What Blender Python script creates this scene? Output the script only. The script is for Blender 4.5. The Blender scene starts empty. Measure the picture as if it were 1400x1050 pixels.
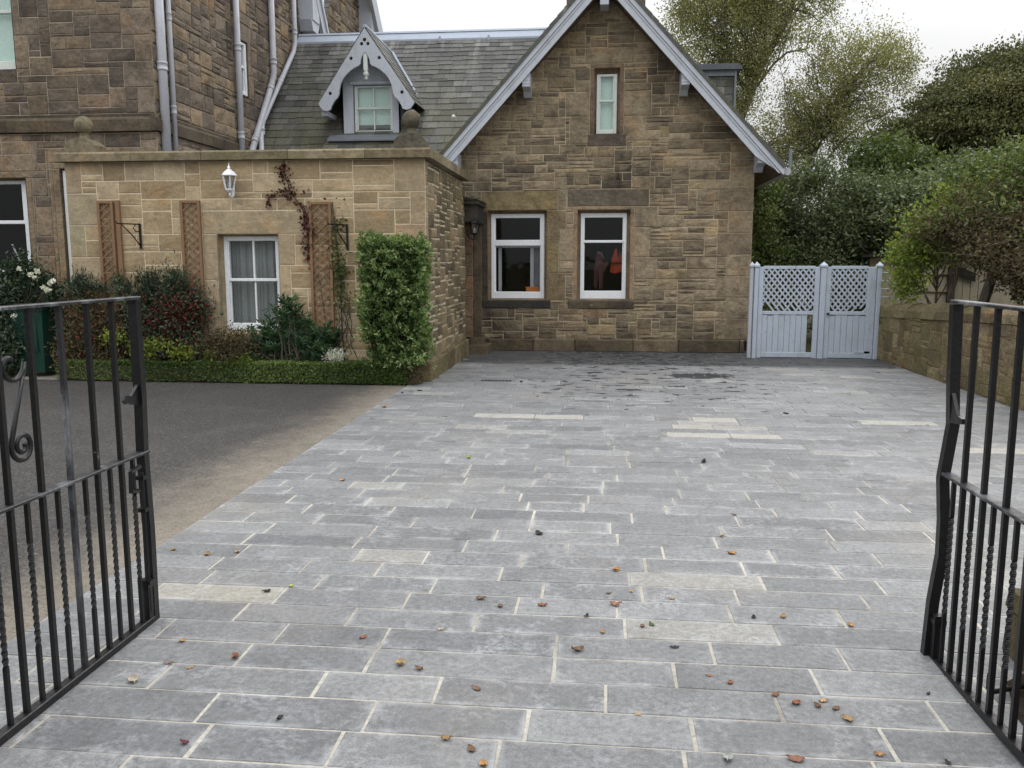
import bpy, math, random
import numpy as np
R = math.radians
C = bpy.context.scene.collection
SC = bpy.context.scene

# ------------------------------------------------------------------ materials
def new_mat(name):
    m = bpy.data.materials.new(name); m.use_nodes = True
    nt = m.node_tree; nt.nodes.clear()
    return m, nt
def N(nt, t, **k):
    n = nt.nodes.new(t)
    for a, b in k.items(): setattr(n, a, b)
    return n
def inp(n, **k):
    for a, b in k.items():
        n.inputs[a.replace('_', ' ')].default_value = b
    return n
def noise(nt, vec, scale, detail=4, rough=.55, dist=0):
    n = N(nt, 'ShaderNodeTexNoise'); nt.links.new(vec, n.inputs['Vector'])
    inp(n, Scale=scale, Detail=detail, Roughness=rough, Distortion=dist); return n.outputs['Fac']
def ramp(nt, fac, stops, interp='LINEAR'):
    r = N(nt, 'ShaderNodeValToRGB'); nt.links.new(fac, r.inputs[0]); e = r.color_ramp; e.interpolation = interp
    while len(e.elements) < len(stops): e.elements.new(.5)
    for el, (p, c) in zip(e.elements, stops):
        el.position = p; el.color = (c if len(c) == 4 else (*c, 1)) if not isinstance(c, (int, float)) else (c, c, c, 1)
    return r.outputs[0]
def mix(nt, fac, a, b, blend='MIX'):
    m = N(nt, 'ShaderNodeMix', data_type='RGBA', blend_type=blend)
    for s, v in ((0, fac), (6, a), (7, b)):
        if isinstance(v, (int, float)): m.inputs[s].default_value = v
        elif isinstance(v, tuple): m.inputs[s].default_value = (*v, 1) if len(v) == 3 else v
        else: nt.links.new(v, m.inputs[s])
    return m.outputs[2]
def math_n(nt, op, a, b=None, clamp=False):
    m = N(nt, 'ShaderNodeMath', operation=op, use_clamp=clamp)
    for s, v in ((0, a), (1, b)):
        if v is None: continue
        if isinstance(v, (int, float)): m.inputs[s].default_value = v
        else: nt.links.new(v, m.inputs[s])
    return m.outputs[0]
def maprange(nt, v, a, b, c=0, d=1):
    m = N(nt, 'ShaderNodeMapRange'); m.interpolation_type = 'SMOOTHSTEP'
    nt.links.new(v, m.inputs[0])
    for i, x in enumerate((a, b, c, d)): m.inputs[1 + i].default_value = x
    return m.outputs[0]
def coords(nt, scale=(1, 1, 1)):
    g = N(nt, 'ShaderNodeNewGeometry')          # world position: every object here stays where it is built
    mp = N(nt, 'ShaderNodeMapping'); mp.inputs['Scale'].default_value = scale
    nt.links.new(g.outputs['Position'], mp.inputs['Vector']); return mp.outputs[0]
def attr(nt, name):
    a = N(nt, 'ShaderNodeAttribute'); a.attribute_name = name; return a
def bump(nt, h, strength=.5, dist=.02, prev=None):
    b = N(nt, 'ShaderNodeBump'); inp(b, Strength=strength, Distance=dist); nt.links.new(h, b.inputs['Height'])
    if prev is not None: nt.links.new(prev, b.inputs['Normal'])
    return b.outputs[0]
def finish(nt, col, rough=.8, normal=None, spec=.5, metal=0.0):
    p = N(nt, 'ShaderNodeBsdfPrincipled'); o = N(nt, 'ShaderNodeOutputMaterial')
    if isinstance(col, tuple): p.inputs['Base Color'].default_value = (*col, 1)
    else: nt.links.new(col, p.inputs['Base Color'])
    if isinstance(rough, (int, float)): p.inputs['Roughness'].default_value = rough
    else: nt.links.new(rough, p.inputs['Roughness'])
    p.inputs['Specular IOR Level'].default_value = spec; p.inputs['Metallic'].default_value = metal
    if normal is not None: nt.links.new(normal, p.inputs['Normal'])
    nt.links.new(p.outputs[0], o.inputs[0]); return p

def mat_stone(name, stops, soot=.35, soot_scale=.9, moss=0.0, grain=1.0, bs=.55, soot_col=(.035, .03, .027), mott=1.0):
    m, nt = new_mat(name); v = coords(nt)
    a = attr(nt, 'tone'); sep = N(nt, 'ShaderNodeSeparateColor'); nt.links.new(a.outputs['Color'], sep.inputs[0])
    base = ramp(nt, sep.outputs[0], stops)
    base = mix(nt, a.outputs['Alpha'], a.outputs['Color'], base)         # alpha 0: a stone with a colour of its own
    n1 = noise(nt, v, 4.5, 5, .6, .6); n2 = noise(nt, v, 22, 6, .7); n3 = noise(nt, v, 110, 3, .7)
    vb = coords(nt, (5, 5, 40)); nb = noise(nt, vb, 1, 4, .6)
    base = mix(nt, mott, base, ramp(nt, n1, [(.25, .55), (.5, 1.0), (.78, 1.3)]), 'MULTIPLY')
    base = mix(nt, .75 * mott, base, ramp(nt, n2, [(.3, .55), (.52, 1.02), (.72, 1.35)]), 'MULTIPLY')
    base = mix(nt, .5 * grain, base, ramp(nt, n3, [(.3, .6), (.7, 1.35)]), 'MULTIPLY')
    base = mix(nt, .4, base, ramp(nt, nb, [(.3, .7), (.7, 1.25)]), 'MULTIPLY')
    # warm iron staining
    n5 = noise(nt, v, 2.3, 3, .6, .4)
    base = mix(nt, math_n(nt, 'MULTIPLY', maprange(nt, n5, .52, .75), .45), base, mix(nt, 1.0, base, (1.25, .92, .6), 'MULTIPLY'))
    n4 = noise(nt, v, soot_scale, 5, .65, .5)
    sm = math_n(nt, 'MULTIPLY', maprange(nt, n4, .46, .72), soot)
    sm = math_n(nt, 'ADD', sm, math_n(nt, 'MULTIPLY', sep.outputs[2], math_n(nt, 'MULTIPLY', a.outputs['Alpha'], .8)), True)
    base = mix(nt, sm, base, soot_col)
    if moss:
        z = N(nt, 'ShaderNodeSeparateXYZ'); nt.links.new(v, z.inputs[0])
        mm = math_n(nt, 'MULTIPLY', maprange(nt, noise(nt, v, 1.7, 5, .65), .42, .65), moss)
        base = mix(nt, mm, base, mix(nt, n2, (.07, .08, .025), (.2, .19, .07)))
    h = math_n(nt, 'ADD', math_n(nt, 'MULTIPLY', n2, .8), math_n(nt, 'MULTIPLY', n3, .35))
    h = math_n(nt, 'ADD', h, math_n(nt, 'MULTIPLY', noise(nt, v, 9, 3, .5), .9))
    finish(nt, base, .9, bump(nt, h, bs, .035), .25); return m

def mat_mortar(name, col, var=.35):
    m, nt = new_mat(name); v = coords(nt)
    n1 = noise(nt, v, 2.2, 5, .6); n2 = noise(nt, v, 40, 4, .7)
    c = mix(nt, 1.0, col, ramp(nt, n1, [(.3, 1 - var), (.7, 1 + var)]), 'MULTIPLY')
    c = mix(nt, 1.0, c, ramp(nt, n2, [(.3, .75), (.7, 1.2)]), 'MULTIPLY')
    finish(nt, c, .95, bump(nt, n2, .5, .01), .2); return m

def mat_paint(name, col, rough=.45, dirt=.25, dirt_col=(.16, .14, .11), bumpy=.12, chips=0.0, chip_col=(.1, .07, .045)):
    m, nt = new_mat(name); v = coords(nt)
    n1 = noise(nt, coords(nt, (1, 1, .45)), 5.1, 6, .7); n2 = noise(nt, v, 38, 4, .65)
    c = mix(nt, 1.0, col, ramp(nt, n2, [(.3, .88), (.7, 1.08)]), 'MULTIPLY')
    d = math_n(nt, 'MULTIPLY', maprange(nt, n1, .46, .8), dirt)
    c = mix(nt, d, c, dirt_col)
    if chips:
        n3 = noise(nt, coords(nt, (1, 1, .5)), 16, 5, .75)
        c = mix(nt, maprange(nt, n3, .74 - .1 * chips, .78 - .1 * chips), c, chip_col)
    finish(nt, c, rough, bump(nt, n2, bumpy, .01), .4); return m

def mat_leaf(name, stops, rough=.5, trans=.35, spec=.35):
    m, nt = new_mat(name); a = attr(nt, 'tone')
    sep = N(nt, 'ShaderNodeSeparateColor'); nt.links.new(a.outputs['Color'], sep.inputs[0])
    c = ramp(nt, sep.outputs[0], stops)
    c = mix(nt, a.outputs['Alpha'], a.outputs['Color'], c)
    p = N(nt, 'ShaderNodeBsdfPrincipled'); nt.links.new(c, p.inputs['Base Color'])
    p.inputs['Roughness'].default_value = rough; p.inputs['Specular IOR Level'].default_value = spec
    t = N(nt, 'ShaderNodeBsdfTranslucent'); nt.links.new(mix(nt, 1.0, c, (1.25, 1.3, .7), 'MULTIPLY'), t.inputs[0])
    ms = N(nt, 'ShaderNodeMixShader'); ms.inputs[0].default_value = trans
    nt.links.new(p.outputs[0], ms.inputs[1]); nt.links.new(t.outputs[0], ms.inputs[2])
    o = N(nt, 'ShaderNodeOutputMaterial'); nt.links.new(ms.outputs[0], o.inputs[0]); return m

def mat_bark(name, c0, c1):
    m, nt = new_mat(name); v = coords(nt, (1, 1, .3))
    n = noise(nt, v, 14, 6, .7, .5)
    finish(nt, ramp(nt, n, [(.3, c0), (.7, c1)]), .95, bump(nt, n, .8, .02), .2); return m

def mat_glass(name, tint=(1, 1, 1), refl=.028):
    m, nt = new_mat(name)
    t = N(nt, 'ShaderNodeBsdfTransparent'); t.inputs[0].default_value = (*tint, 1)
    g = N(nt, 'ShaderNodeBsdfGlossy'); g.inputs['Roughness'].default_value = .02
    v = coords(nt); nb = noise(nt, v, 2.2, 2)
    nt.links.new(bump(nt, nb, .06, .05), g.inputs['Normal'])
    lw = N(nt, 'ShaderNodeLayerWeight'); lw.inputs[0].default_value = .25
    f = math_n(nt, 'ADD', math_n(nt, 'MULTIPLY', lw.outputs['Fresnel'], .45), refl, True)
    ms = N(nt, 'ShaderNodeMixShader'); nt.links.new(f, ms.inputs[0])
    nt.links.new(t.outputs[0], ms.inputs[1]); nt.links.new(g.outputs[0], ms.inputs[2])
    o = N(nt, 'ShaderNodeOutputMaterial'); nt.links.new(ms.outputs[0], o.inputs[0]); return m

M = {}
M['gable_stone'] = mat_stone('gable_stone', [(0, (.165, .137, .1)), (.2, (.24, .194, .133)), (.6, (.335, .268, .178)), (.85, (.40, .322, .216)), (1, (.435, .335, .195))], .72, .9, mott=.95, bs=.85)
M['tower_stone'] = mat_stone('tower_stone', [(0, (.14, .115, .092)), (.35, (.205, .165, .127)), (.7, (.265, .211, .157)), (1, (.33, .245, .155))], .5, 1.1, bs=.8)
M['sand_stone'] = mat_stone('sand_stone', [(0, (.31, .235, .14)), (.3, (.425, .325, .195)), (.7, (.51, .395, .24)), (1, (.53, .43, .29))], .14, .7, grain=.8, mott=.55)
M['side_stone'] = mat_stone('side_stone', [(0, (.13, .102, .068)), (.35, (.20, .157, .1)), (.7, (.28, .215, .135)), (1, (.35, .27, .17))], .3, 1.3, moss=.3)
M['rubble'] = mat_stone('rubble', [(0, (.17, .13, .075)), (.5, (.27, .21, .12)), (1, (.36, .29, .18))], .35, 1.3, moss=.5, bs=1.2)
M['mortar_tower'] = mat_mortar('mortar_tower', (.42, .355, .275), .4)
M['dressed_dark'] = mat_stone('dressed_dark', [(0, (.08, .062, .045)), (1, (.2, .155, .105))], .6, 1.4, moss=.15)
M['coping'] = mat_stone('coping', [(0, (.2, .16, .1)), (1, (.34, .275, .18))], .4, 1.5, moss=.35)
M['mortar_gable'] = mat_mortar('mortar_gable', (.47, .375, .26), .35)
M['mortar_sand'] = mat_mortar('mortar_sand', (.68, .575, .42), .12)
M['mortar_side'] = mat_mortar('mortar_side', (.56, .48, .355), .25)
M['mortar_rubble'] = mat_mortar('mortar_rubble', (.24, .19, .115), .6)
M['lilac'] = mat_paint('lilac_paint', (.50, .525, .58), .5, .42, (.24, .235, .23), .25, .35)
M['pipe'] = mat_paint('pipe_paint', (.45, .46, .50), .45, .55, (.2, .18, .15), .2, .3)
M['white'] = mat_paint('white_paint', (.82, .84, .86), .35, .12, (.5, .48, .44))
M['white_old'] = mat_paint('old_white_paint', (.68, .72, .68), .45, .3, (.4, .37, .28))
M['gatewhite'] = mat_paint('pale_blue_white_paint', (.46, .515, .595), .6, .55, (.27, .28, .25), .35, .85)
M['black_iron'] = mat_paint('black_iron_paint', (.007, .007, .008), .36, .15, (.035, .035, .037), .3, .12, (.16, .16, .17))
M['black_iron_grey'] = mat_paint('black_iron_grey', (.02, .02, .023), .4, .9, (.27, .28, .3), .4, .6, (.3, .31, .32))  # greyer, mottled version of the black iron for some rails and a bar
M['trellis'] = mat_paint('trellis_wood', (.25, .145, .078), .8, .4, (.12, .08, .05), .5)
M['lead'] = mat_paint('lead', (.17, .185, .21), .5, .5, (.33, .34, .36), .3)
M['lead_dark'] = mat_paint('lead_dark', (.085, .095, .11), .5, .4, (.2, .2, .21), .3)
M['ridge'] = mat_paint('ridge_lead', (.40, .45, .53), .5, .35, (.2, .21, .23), .2)
M['glass'] = mat_glass('glass')
M['glass_pale'] = mat_glass('glass_pale', (.86, .95, .92), .1)
M['blind'] = mat_paint('blind_cloth', (.80, .9, .86), .8, .1)
M['curtain'] = mat_paint('net_curtain', (.30, .33, .325), .9, .1)
M['dark_room'] = mat_paint('dark_room', (.016, .015, .014), .9, .05)
M['orange'] = mat_paint('orange_cloth', (.42, .06, .015), .6, .2)
M['box_orange'] = mat_paint('box_orange', (.5, .17, .03), .5, .1)
M['redcloth'] = mat_paint('red_cloth', (.075, .014, .011), .7, .2)
M['silver'] = mat_paint('reflective_tape', (.11, .10, .095), .3, .1)
M['bin'] = mat_paint('bin_plastic', (.008, .045, .031), .45, .2, (.03, .07, .06))
M['bin_lid'] = mat_paint('bin_lid_plastic', (.02, .03, .03), .4, .3, (.1, .12, .12))
M['shed'] = mat_paint('shed_boards', (.36, .32, .235), .85, .5, (.2, .18, .12), .4)
M['bark'] = mat_bark('bark', (.03, .025, .02), (.12, .10, .08))
M['birch_bark'] = mat_bark('birch_bark', (.05, .045, .04), (.2, .18, .15))
M['twig'] = mat_bark('twig', (.06, .048, .034), (.18, .15, .11))
M['lamp_glass'] = mat_glass('lamp_glass', (.8, .82, .82), .18)
M['white_metal'] = mat_paint('white_metal', (.8, .82, .85), .35, .1)
def slate_mat():
    m, nt = new_mat('slate'); v = coords(nt); a = attr(nt, 'tone')
    sep = N(nt, 'ShaderNodeSeparateColor'); nt.links.new(a.outputs['Color'], sep.inputs[0])
    c = ramp(nt, sep.outputs[0], [(0, (.045, .045, .043)), (.3, (.085, .085, .08)), (.6, (.125, .122, .114)), (.85, (.165, .16, .148)), (1, (.235, .225, .205))])
    n1 = noise(nt, v, 1.6, 5, .6); n2 = noise(nt, v, 26, 5, .7)
    sx = N(nt, 'ShaderNodeSeparateXYZ'); nt.links.new(v, sx.inputs[0])
    lowz = maprange(nt, sx.outputs[2], 5.6, 3.4)
    mo = math_n(nt, 'MULTIPLY', maprange(nt, n1, .36, .6), math_n(nt, 'ADD', math_n(nt, 'MULTIPLY', lowz, .48), .06))
    c = mix(nt, mo, c, (.105, .10, .036))
    st = noise(nt, coords(nt, (4.0, .5, .5)), 1.2, 4, .6)
    hi = maprange(nt, sx.outputs[2], 4.2, 5.9)
    c = mix(nt, math_n(nt, 'MULTIPLY', maprange(nt, st, .55, .72), math_n(nt, 'MULTIPLY', hi, .6)), c, (.30, .28, .25))
    c = mix(nt, math_n(nt, 'MULTIPLY', maprange(nt, st, .46, .3), .5), c, (.04, .036, .03))
    c = mix(nt, 1.0, c, ramp(nt, n2, [(.3, .62), (.7, 1.35)]), 'MULTIPLY')
    finish(nt, c, .6, bump(nt, n2, .4, .01), .4); return m
M['slate'] = slate_mat()

def paver_mat():
    m, nt = new_mat('grey_setts'); v = coords(nt); a = attr(nt, 'tone'); e = attr(nt, 'edge')
    sep = N(nt, 'ShaderNodeSeparateColor'); nt.links.new(a.outputs['Color'], sep.inputs[0])
    c = ramp(nt, sep.outputs[0], [(0, (.14, .142, .146)), (.5, (.188, .190, .193)), (.85, (.232, .234, .235)), (1, (.27, .263, .244))])
    c = mix(nt, a.outputs['Alpha'], a.outputs['Color'], c)
    n1 = noise(nt, v, 5, 6, .65, .8); n2 = noise(nt, v, 38, 6, .75); n3 = noise(nt, v, 150, 3, .7); n0 = noise(nt, v, .7, 5, .6, .4)
    c = mix(nt, .65, c, ramp(nt, n1, [(.28, .72), (.55, 1.0), (.75, 1.22)]), 'MULTIPLY')
    c = mix(nt, .8, c, ramp(nt, n2, [(.3, .55), (.52, 1.0), (.7, 1.4)]), 'MULTIPLY')
    c = mix(nt, .6, c, ramp(nt, n3, [(.3, .6), (.7, 1.4)]), 'MULTIPLY')
    # pale cement film left by the pointing: patches, and strongest beside the joints
    f = maprange(nt, noise(nt, v, 2.9, 8, .78, 1.6), .47, .66)
    f = math_n(nt, 'MULTIPLY', f, maprange(nt, n2, .36, .62))
    g = math_n(nt, 'MULTIPLY', math_n(nt, 'POWER', e.outputs['Fac'], 1.6), maprange(nt, n1, .36, .66))
    f = math_n(nt, 'ADD', math_n(nt, 'MULTIPLY', f, .5), math_n(nt, 'MULTIPLY', g, .6), True)
    f = math_n(nt, 'MULTIPLY', f, math_n(nt, 'SUBTRACT', 1.0, math_n(nt, 'MULTIPLY', sep.outputs[1], .8)))
    c = mix(nt, f, c, (.44, .447, .455))
    c = mix(nt, math_n(nt, 'MULTIPLY', maprange(nt, n0, .5, .72), .3), c, (.3, .27, .225))
    # wet, grimy area close to the house; band also has house shade painted in
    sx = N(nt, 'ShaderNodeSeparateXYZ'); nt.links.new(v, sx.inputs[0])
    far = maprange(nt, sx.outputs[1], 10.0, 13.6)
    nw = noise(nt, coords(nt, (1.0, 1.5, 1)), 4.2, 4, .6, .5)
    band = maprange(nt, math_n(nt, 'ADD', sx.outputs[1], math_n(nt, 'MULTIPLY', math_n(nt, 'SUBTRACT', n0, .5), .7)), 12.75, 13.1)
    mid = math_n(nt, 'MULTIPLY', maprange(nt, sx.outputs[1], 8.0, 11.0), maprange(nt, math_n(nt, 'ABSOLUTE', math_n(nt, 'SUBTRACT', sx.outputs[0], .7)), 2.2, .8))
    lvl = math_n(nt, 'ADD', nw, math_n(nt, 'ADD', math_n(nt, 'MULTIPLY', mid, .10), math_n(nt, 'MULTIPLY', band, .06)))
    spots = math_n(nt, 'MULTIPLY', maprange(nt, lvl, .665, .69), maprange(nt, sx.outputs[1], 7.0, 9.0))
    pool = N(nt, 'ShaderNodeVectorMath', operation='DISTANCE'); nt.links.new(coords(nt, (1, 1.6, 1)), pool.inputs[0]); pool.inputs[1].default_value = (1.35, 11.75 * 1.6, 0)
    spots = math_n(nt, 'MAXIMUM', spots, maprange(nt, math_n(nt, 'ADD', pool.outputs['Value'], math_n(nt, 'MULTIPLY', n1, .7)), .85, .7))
    wet_shade = math_n(nt, 'MAXIMUM', spots, math_n(nt, 'MULTIPLY', band, .78))
    c = mix(nt, math_n(nt, 'MULTIPLY', wet_shade, .88), c, (.036, .037, .038))
    h = math_n(nt, 'ADD', math_n(nt, 'MULTIPLY', n1, .7), math_n(nt, 'MULTIPLY', n2, .4))
    pr = finish(nt, c, .62, bump(nt, h, .45, .012), .3)
    nt.links.new(math_n(nt, 'MULTIPLY', math_n(nt, 'SUBTRACT', 1.0, wet_shade), .32), pr.inputs['Specular IOR Level']); return m
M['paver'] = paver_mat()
def joint_mat():
    m, nt = new_mat('joint'); v = coords(nt)
    n1 = noise(nt, v, 1.3, 5, .65); n2 = noise(nt, v, 50, 4, .7)
    c = ramp(nt, n1, [(.3, (.20, .185, .16)), (.48, (.38, .355, .31)), (.72, (.52, .495, .44))])
    sx = N(nt, 'ShaderNodeSeparateXYZ'); nt.links.new(v, sx.inputs[0])
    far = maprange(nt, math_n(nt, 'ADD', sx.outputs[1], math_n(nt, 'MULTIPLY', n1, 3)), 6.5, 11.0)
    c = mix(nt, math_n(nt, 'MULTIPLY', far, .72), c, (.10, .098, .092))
    c = mix(nt, 1.0, c, ramp(nt, n2, [(.3, .75), (.7, 1.2)]), 'MULTIPLY')
    finish(nt, c, .95, bump(nt, n2, .6, .006), .2); return m
M['joint'] = joint_mat()
def tarmac_mat():
    m, nt = new_mat('tarmac'); v = coords(nt)
    n0 = noise(nt, v, .6, 4, .6, .3); n1 = noise(nt, v, 62, 3, .75); n2 = noise(nt, v, 210, 2, .7); n3 = noise(nt, v, 6, 5, .7, .5)
    c = ramp(nt, n1, [(.32, (.026, .024, .023)), (.55, (.066, .062, .058)), (.72, (.17, .16, .15))])
    c = mix(nt, 1.0, c, ramp(nt, n0, [(.3, .82), (.7, 1.2)]), 'MULTIPLY')
    c = mix(nt, .6, c, ramp(nt, n2, [(.3, .5), (.7, 1.5)]), 'MULTIPLY')
    n4 = noise(nt, v, 34, 2, .5); c = mix(nt, math_n(nt, 'MULTIPLY', maprange(nt, n4, .70, .74), .6), c, (.26, .25, .23))
    n5 = noise(nt, v, 1.7, 5, .65, .8); c = mix(nt, math_n(nt, 'MULTIPLY', maprange(nt, n5, .55, .7), .25), c, (.12, .115, .108))
    sx = N(nt, 'ShaderNodeSeparateXYZ'); nt.links.new(v, sx.inputs[0])
    d = math_n(nt, 'ADD', sx.outputs[0], math_n(nt, 'MULTIPLY', math_n(nt, 'SUBTRACT', n3, .5), .55))
    d = math_n(nt, 'ADD', d, math_n(nt, 'MULTIPLY', math_n(nt, 'SUBTRACT', n0, .5), .8))
    s = maprange(nt, d, -3.2, -2.25)
    s = math_n(nt, 'MULTIPLY', s, maprange(nt, n1, .26, .52, .35, 1))
    c = mix(nt, math_n(nt, 'MULTIPLY', s, .72), c, mix(nt, n3, (.24, .20, .15), (.38, .335, .27)))
    h = math_n(nt, 'ADD', n1, math_n(nt, 'MULTIPLY', n2, .5))
    finish(nt, c, .85, bump(nt, h, .9, .012), .3); return m
M['tarmac'] = tarmac_mat()
def soil_mat(name, c0, c1):
    m, nt = new_mat(name); v = coords(nt); n = noise(nt, v, 14, 6, .75)
    finish(nt, ramp(nt, n, [(.3, c0), (.7, c1)]), .95, bump(nt, n, 1, .05), .2); return m
M['soil'] = soil_mat('soil', (.015, .011, .008), (.06, .045, .032))
M['earth'] = soil_mat('earth', (.03, .035, .015), (.1, .09, .05))
M['concrete'] = soil_mat('concrete', (.26, .23, .19), (.4, .37, .32))

# ------------------------------------------------------------------ mesh helpers
class Fr:
    """a wall plane: u along it, v up, d out of it"""
    def __init__(s, kind, k): s.kind, s.k = kind, k
    def p(s, u, v, d):
        if s.kind == 'front': return (u, s.k - d, v)      # faces -Y
        return (s.k + d, u, v)                            # faces +X
FACADE, EXTF, TOWF = Fr('front', 14.9), Fr('front', 10.9), Fr('front', 11.5)
EXTS, TOWS = Fr('side', -2.22), Fr('side', -6.06)

def world_loc(o):
    p = np.zeros(3)
    while o is not None:
        p += np.array(o.location); o = o.parent
    return p

class MB:
    def __init__(s): s.v = []; s.f = []; s.t = []; s.e = []; s.m = []; s.tone = (.5, .5, 0, 1); s.mi = 0
    def add(s, vs, fs, tone=None, edge=None):
        b = len(s.v); s.v += [tuple(x) for x in vs]; t = tone or s.tone
        s.t += [t] * len(vs); s.e += list(edge) if edge is not None else [0.0] * len(vs)
        for f in fs: s.f.append(tuple(b + i for i in f)); s.m.append(s.mi)
    def box(s, x0, x1, y0, y1, z0, z1, tone=None):
        s.add([(x0, y0, z0), (x1, y0, z0), (x1, y1, z0), (x0, y1, z0), (x0, y0, z1), (x1, y0, z1), (x1, y1, z1), (x0, y1, z1)],
              [(0, 3, 2, 1), (4, 5, 6, 7), (0, 1, 5, 4), (1, 2, 6, 5), (2, 3, 7, 6), (3, 0, 4, 7)], tone)
    def fbox(s, fr, u0, u1, v0, v1, d0, d1, tone=None, ch=0.0):
        """box on a wall plane, its outer edges chamfered by ch"""
        a = [fr.p(u0, v0, d0), fr.p(u1, v0, d0), fr.p(u1, v1, d0), fr.p(u0, v1, d0)]
        if ch <= 0:
            b = [fr.p(u0, v0, d1), fr.p(u1, v0, d1), fr.p(u1, v1, d1), fr.p(u0, v1, d1)]
            s.add(a + b, [(4, 5, 6, 7), (0, 1, 5, 4), (1, 2, 6, 5), (2, 3, 7, 6), (3, 0, 4, 7), (3, 2, 1, 0)], tone)
        else:
            m = [fr.p(u0, v0, d1 - ch), fr.p(u1, v0, d1 - ch), fr.p(u1, v1, d1 - ch), fr.p(u0, v1, d1 - ch)]
            b = [fr.p(u0 + ch, v0 + ch, d1), fr.p(u1 - ch, v0 + ch, d1), fr.p(u1 - ch, v1 - ch, d1), fr.p(u0 + ch, v1 - ch, d1)]
            fs = [(8, 9, 10, 11), (3, 2, 1, 0)]
            for k in range(4):
                j = (k + 1) % 4; fs += [(k, j, 4 + j, 4 + k), (4 + k, 4 + j, 8 + j, 8 + k)]
            s.add(a + m + b, fs, tone)
    def prism(s, poly, fn, d0, d1, tone=None):
        """extrude polygon [(a, b)] between depths, fn(a, b, d) -> point"""
        n = len(poly)
        s.add([fn(a, b, d0) for a, b in poly] + [fn(a, b, d1) for a, b in poly],
              [tuple(range(n - 1, -1, -1)), tuple(range(n, 2 * n))] + [(i, (i + 1) % n, n + (i + 1) % n, n + i) for i in range(n)], tone)
    def tube(s, pts, r, n=8, tone=None, square=False, twist=0.0, cap=True):
        pts = [np.array(p, float) for p in pts]; k = len(pts)
        rs = r if hasattr(r, '__len__') else [r] * k
        vs = []; prev = None
        for i, p in enumerate(pts):
            t = pts[min(i + 1, k - 1)] - pts[max(i - 1, 0)]; t = t / (np.linalg.norm(t) + 1e-9)
            if prev is None:
                a = np.array([1.0, 0, 0]) if abs(t[0]) < .9 else np.array([0, 1.0, 0])
                a = a - t * a.dot(t)
            else: a = prev - t * prev.dot(t)
            a = a / np.linalg.norm(a); prev = a; b = np.cross(t, a)
            off = (math.pi / 4 if square else 0) + (twist * i if twist else 0)
            for q in range(n):
                w = 2 * math.pi * q / n + off
                vs.append(p + (a * math.cos(w) + b * math.sin(w)) * rs[i])
        fs = []
        for i in range(k - 1):
            for q in range(n):
                fs.append((i * n + q, i * n + (q + 1) % n, (i + 1) * n + (q + 1) % n, (i + 1) * n + q))
        if cap: fs += [tuple(range(n - 1, -1, -1)), tuple(range((k - 1) * n, k * n))]
        s.add(vs, fs, tone)
    def lathe(s, c, prof, n=20, tone=None, ax='z', sc=(1, 1)):
        vs = []
        for r, z in prof:
            for q in range(n):
                w = 2 * math.pi * q / n
                vs.append((c[0] + r * math.cos(w) * sc[0], c[1] + r * math.sin(w) * sc[1], c[2] + z))
        fs = [(i * n + q, i * n + (q + 1) % n, (i + 1) * n + (q + 1) % n, (i + 1) * n + q) for i in range(len(prof) - 1) for q in range(n)]
        fs += [tuple(range(n - 1, -1, -1)), tuple(range((len(prof) - 1) * n, len(prof) * n))]
        s.add(vs, fs, tone)
    def build(s, name, mats, parent=None, origin=None, smooth=False):
        me = bpy.data.meshes.new(name)
        if not isinstance(mats, (list, tuple)): mats = [mats]
        org = world_loc(parent) if parent is not None else (np.array(origin, float) if origin is not None else np.zeros(3))
        V = np.array(s.v, float) - org
        me.from_pydata(V.tolist(), [], s.f)
        for mt in mats: me.materials.append(mt)
        if len(mats) > 1: me.polygons.foreach_set('material_index', np.array(s.m, dtype=np.int32))
        a = me.attributes.new('tone', 'FLOAT_COLOR', 'POINT'); a.data.foreach_set('color', np.array(s.t, dtype=np.float32).ravel())
        if any(s.e):
            a = me.attributes.new('edge', 'FLOAT', 'POINT'); a.data.foreach_set('value', np.array(s.e, dtype=np.float32))
        if smooth: me.polygons.foreach_set('use_smooth', np.ones(len(s.f), dtype=bool))
        me.update()
        o = bpy.data.objects.new(name, me); C.objects.link(o)
        if parent is not None: o.parent = parent
        else: o.location = org
        return o
def tag(o, label=None, cat=None, group=None, kind=None):
    if label: o['label'] = label
    if cat: o['category'] = cat
    if group: o['group'] = group
    if kind: o['kind'] = kind
    return o
def thing(name, loc, label, cat, group=None):
    o = bpy.data.objects.new(name, None); C.objects.link(o); o.location = loc; o.empty_display_size = .2
    return tag(o, label, cat, group)

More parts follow.
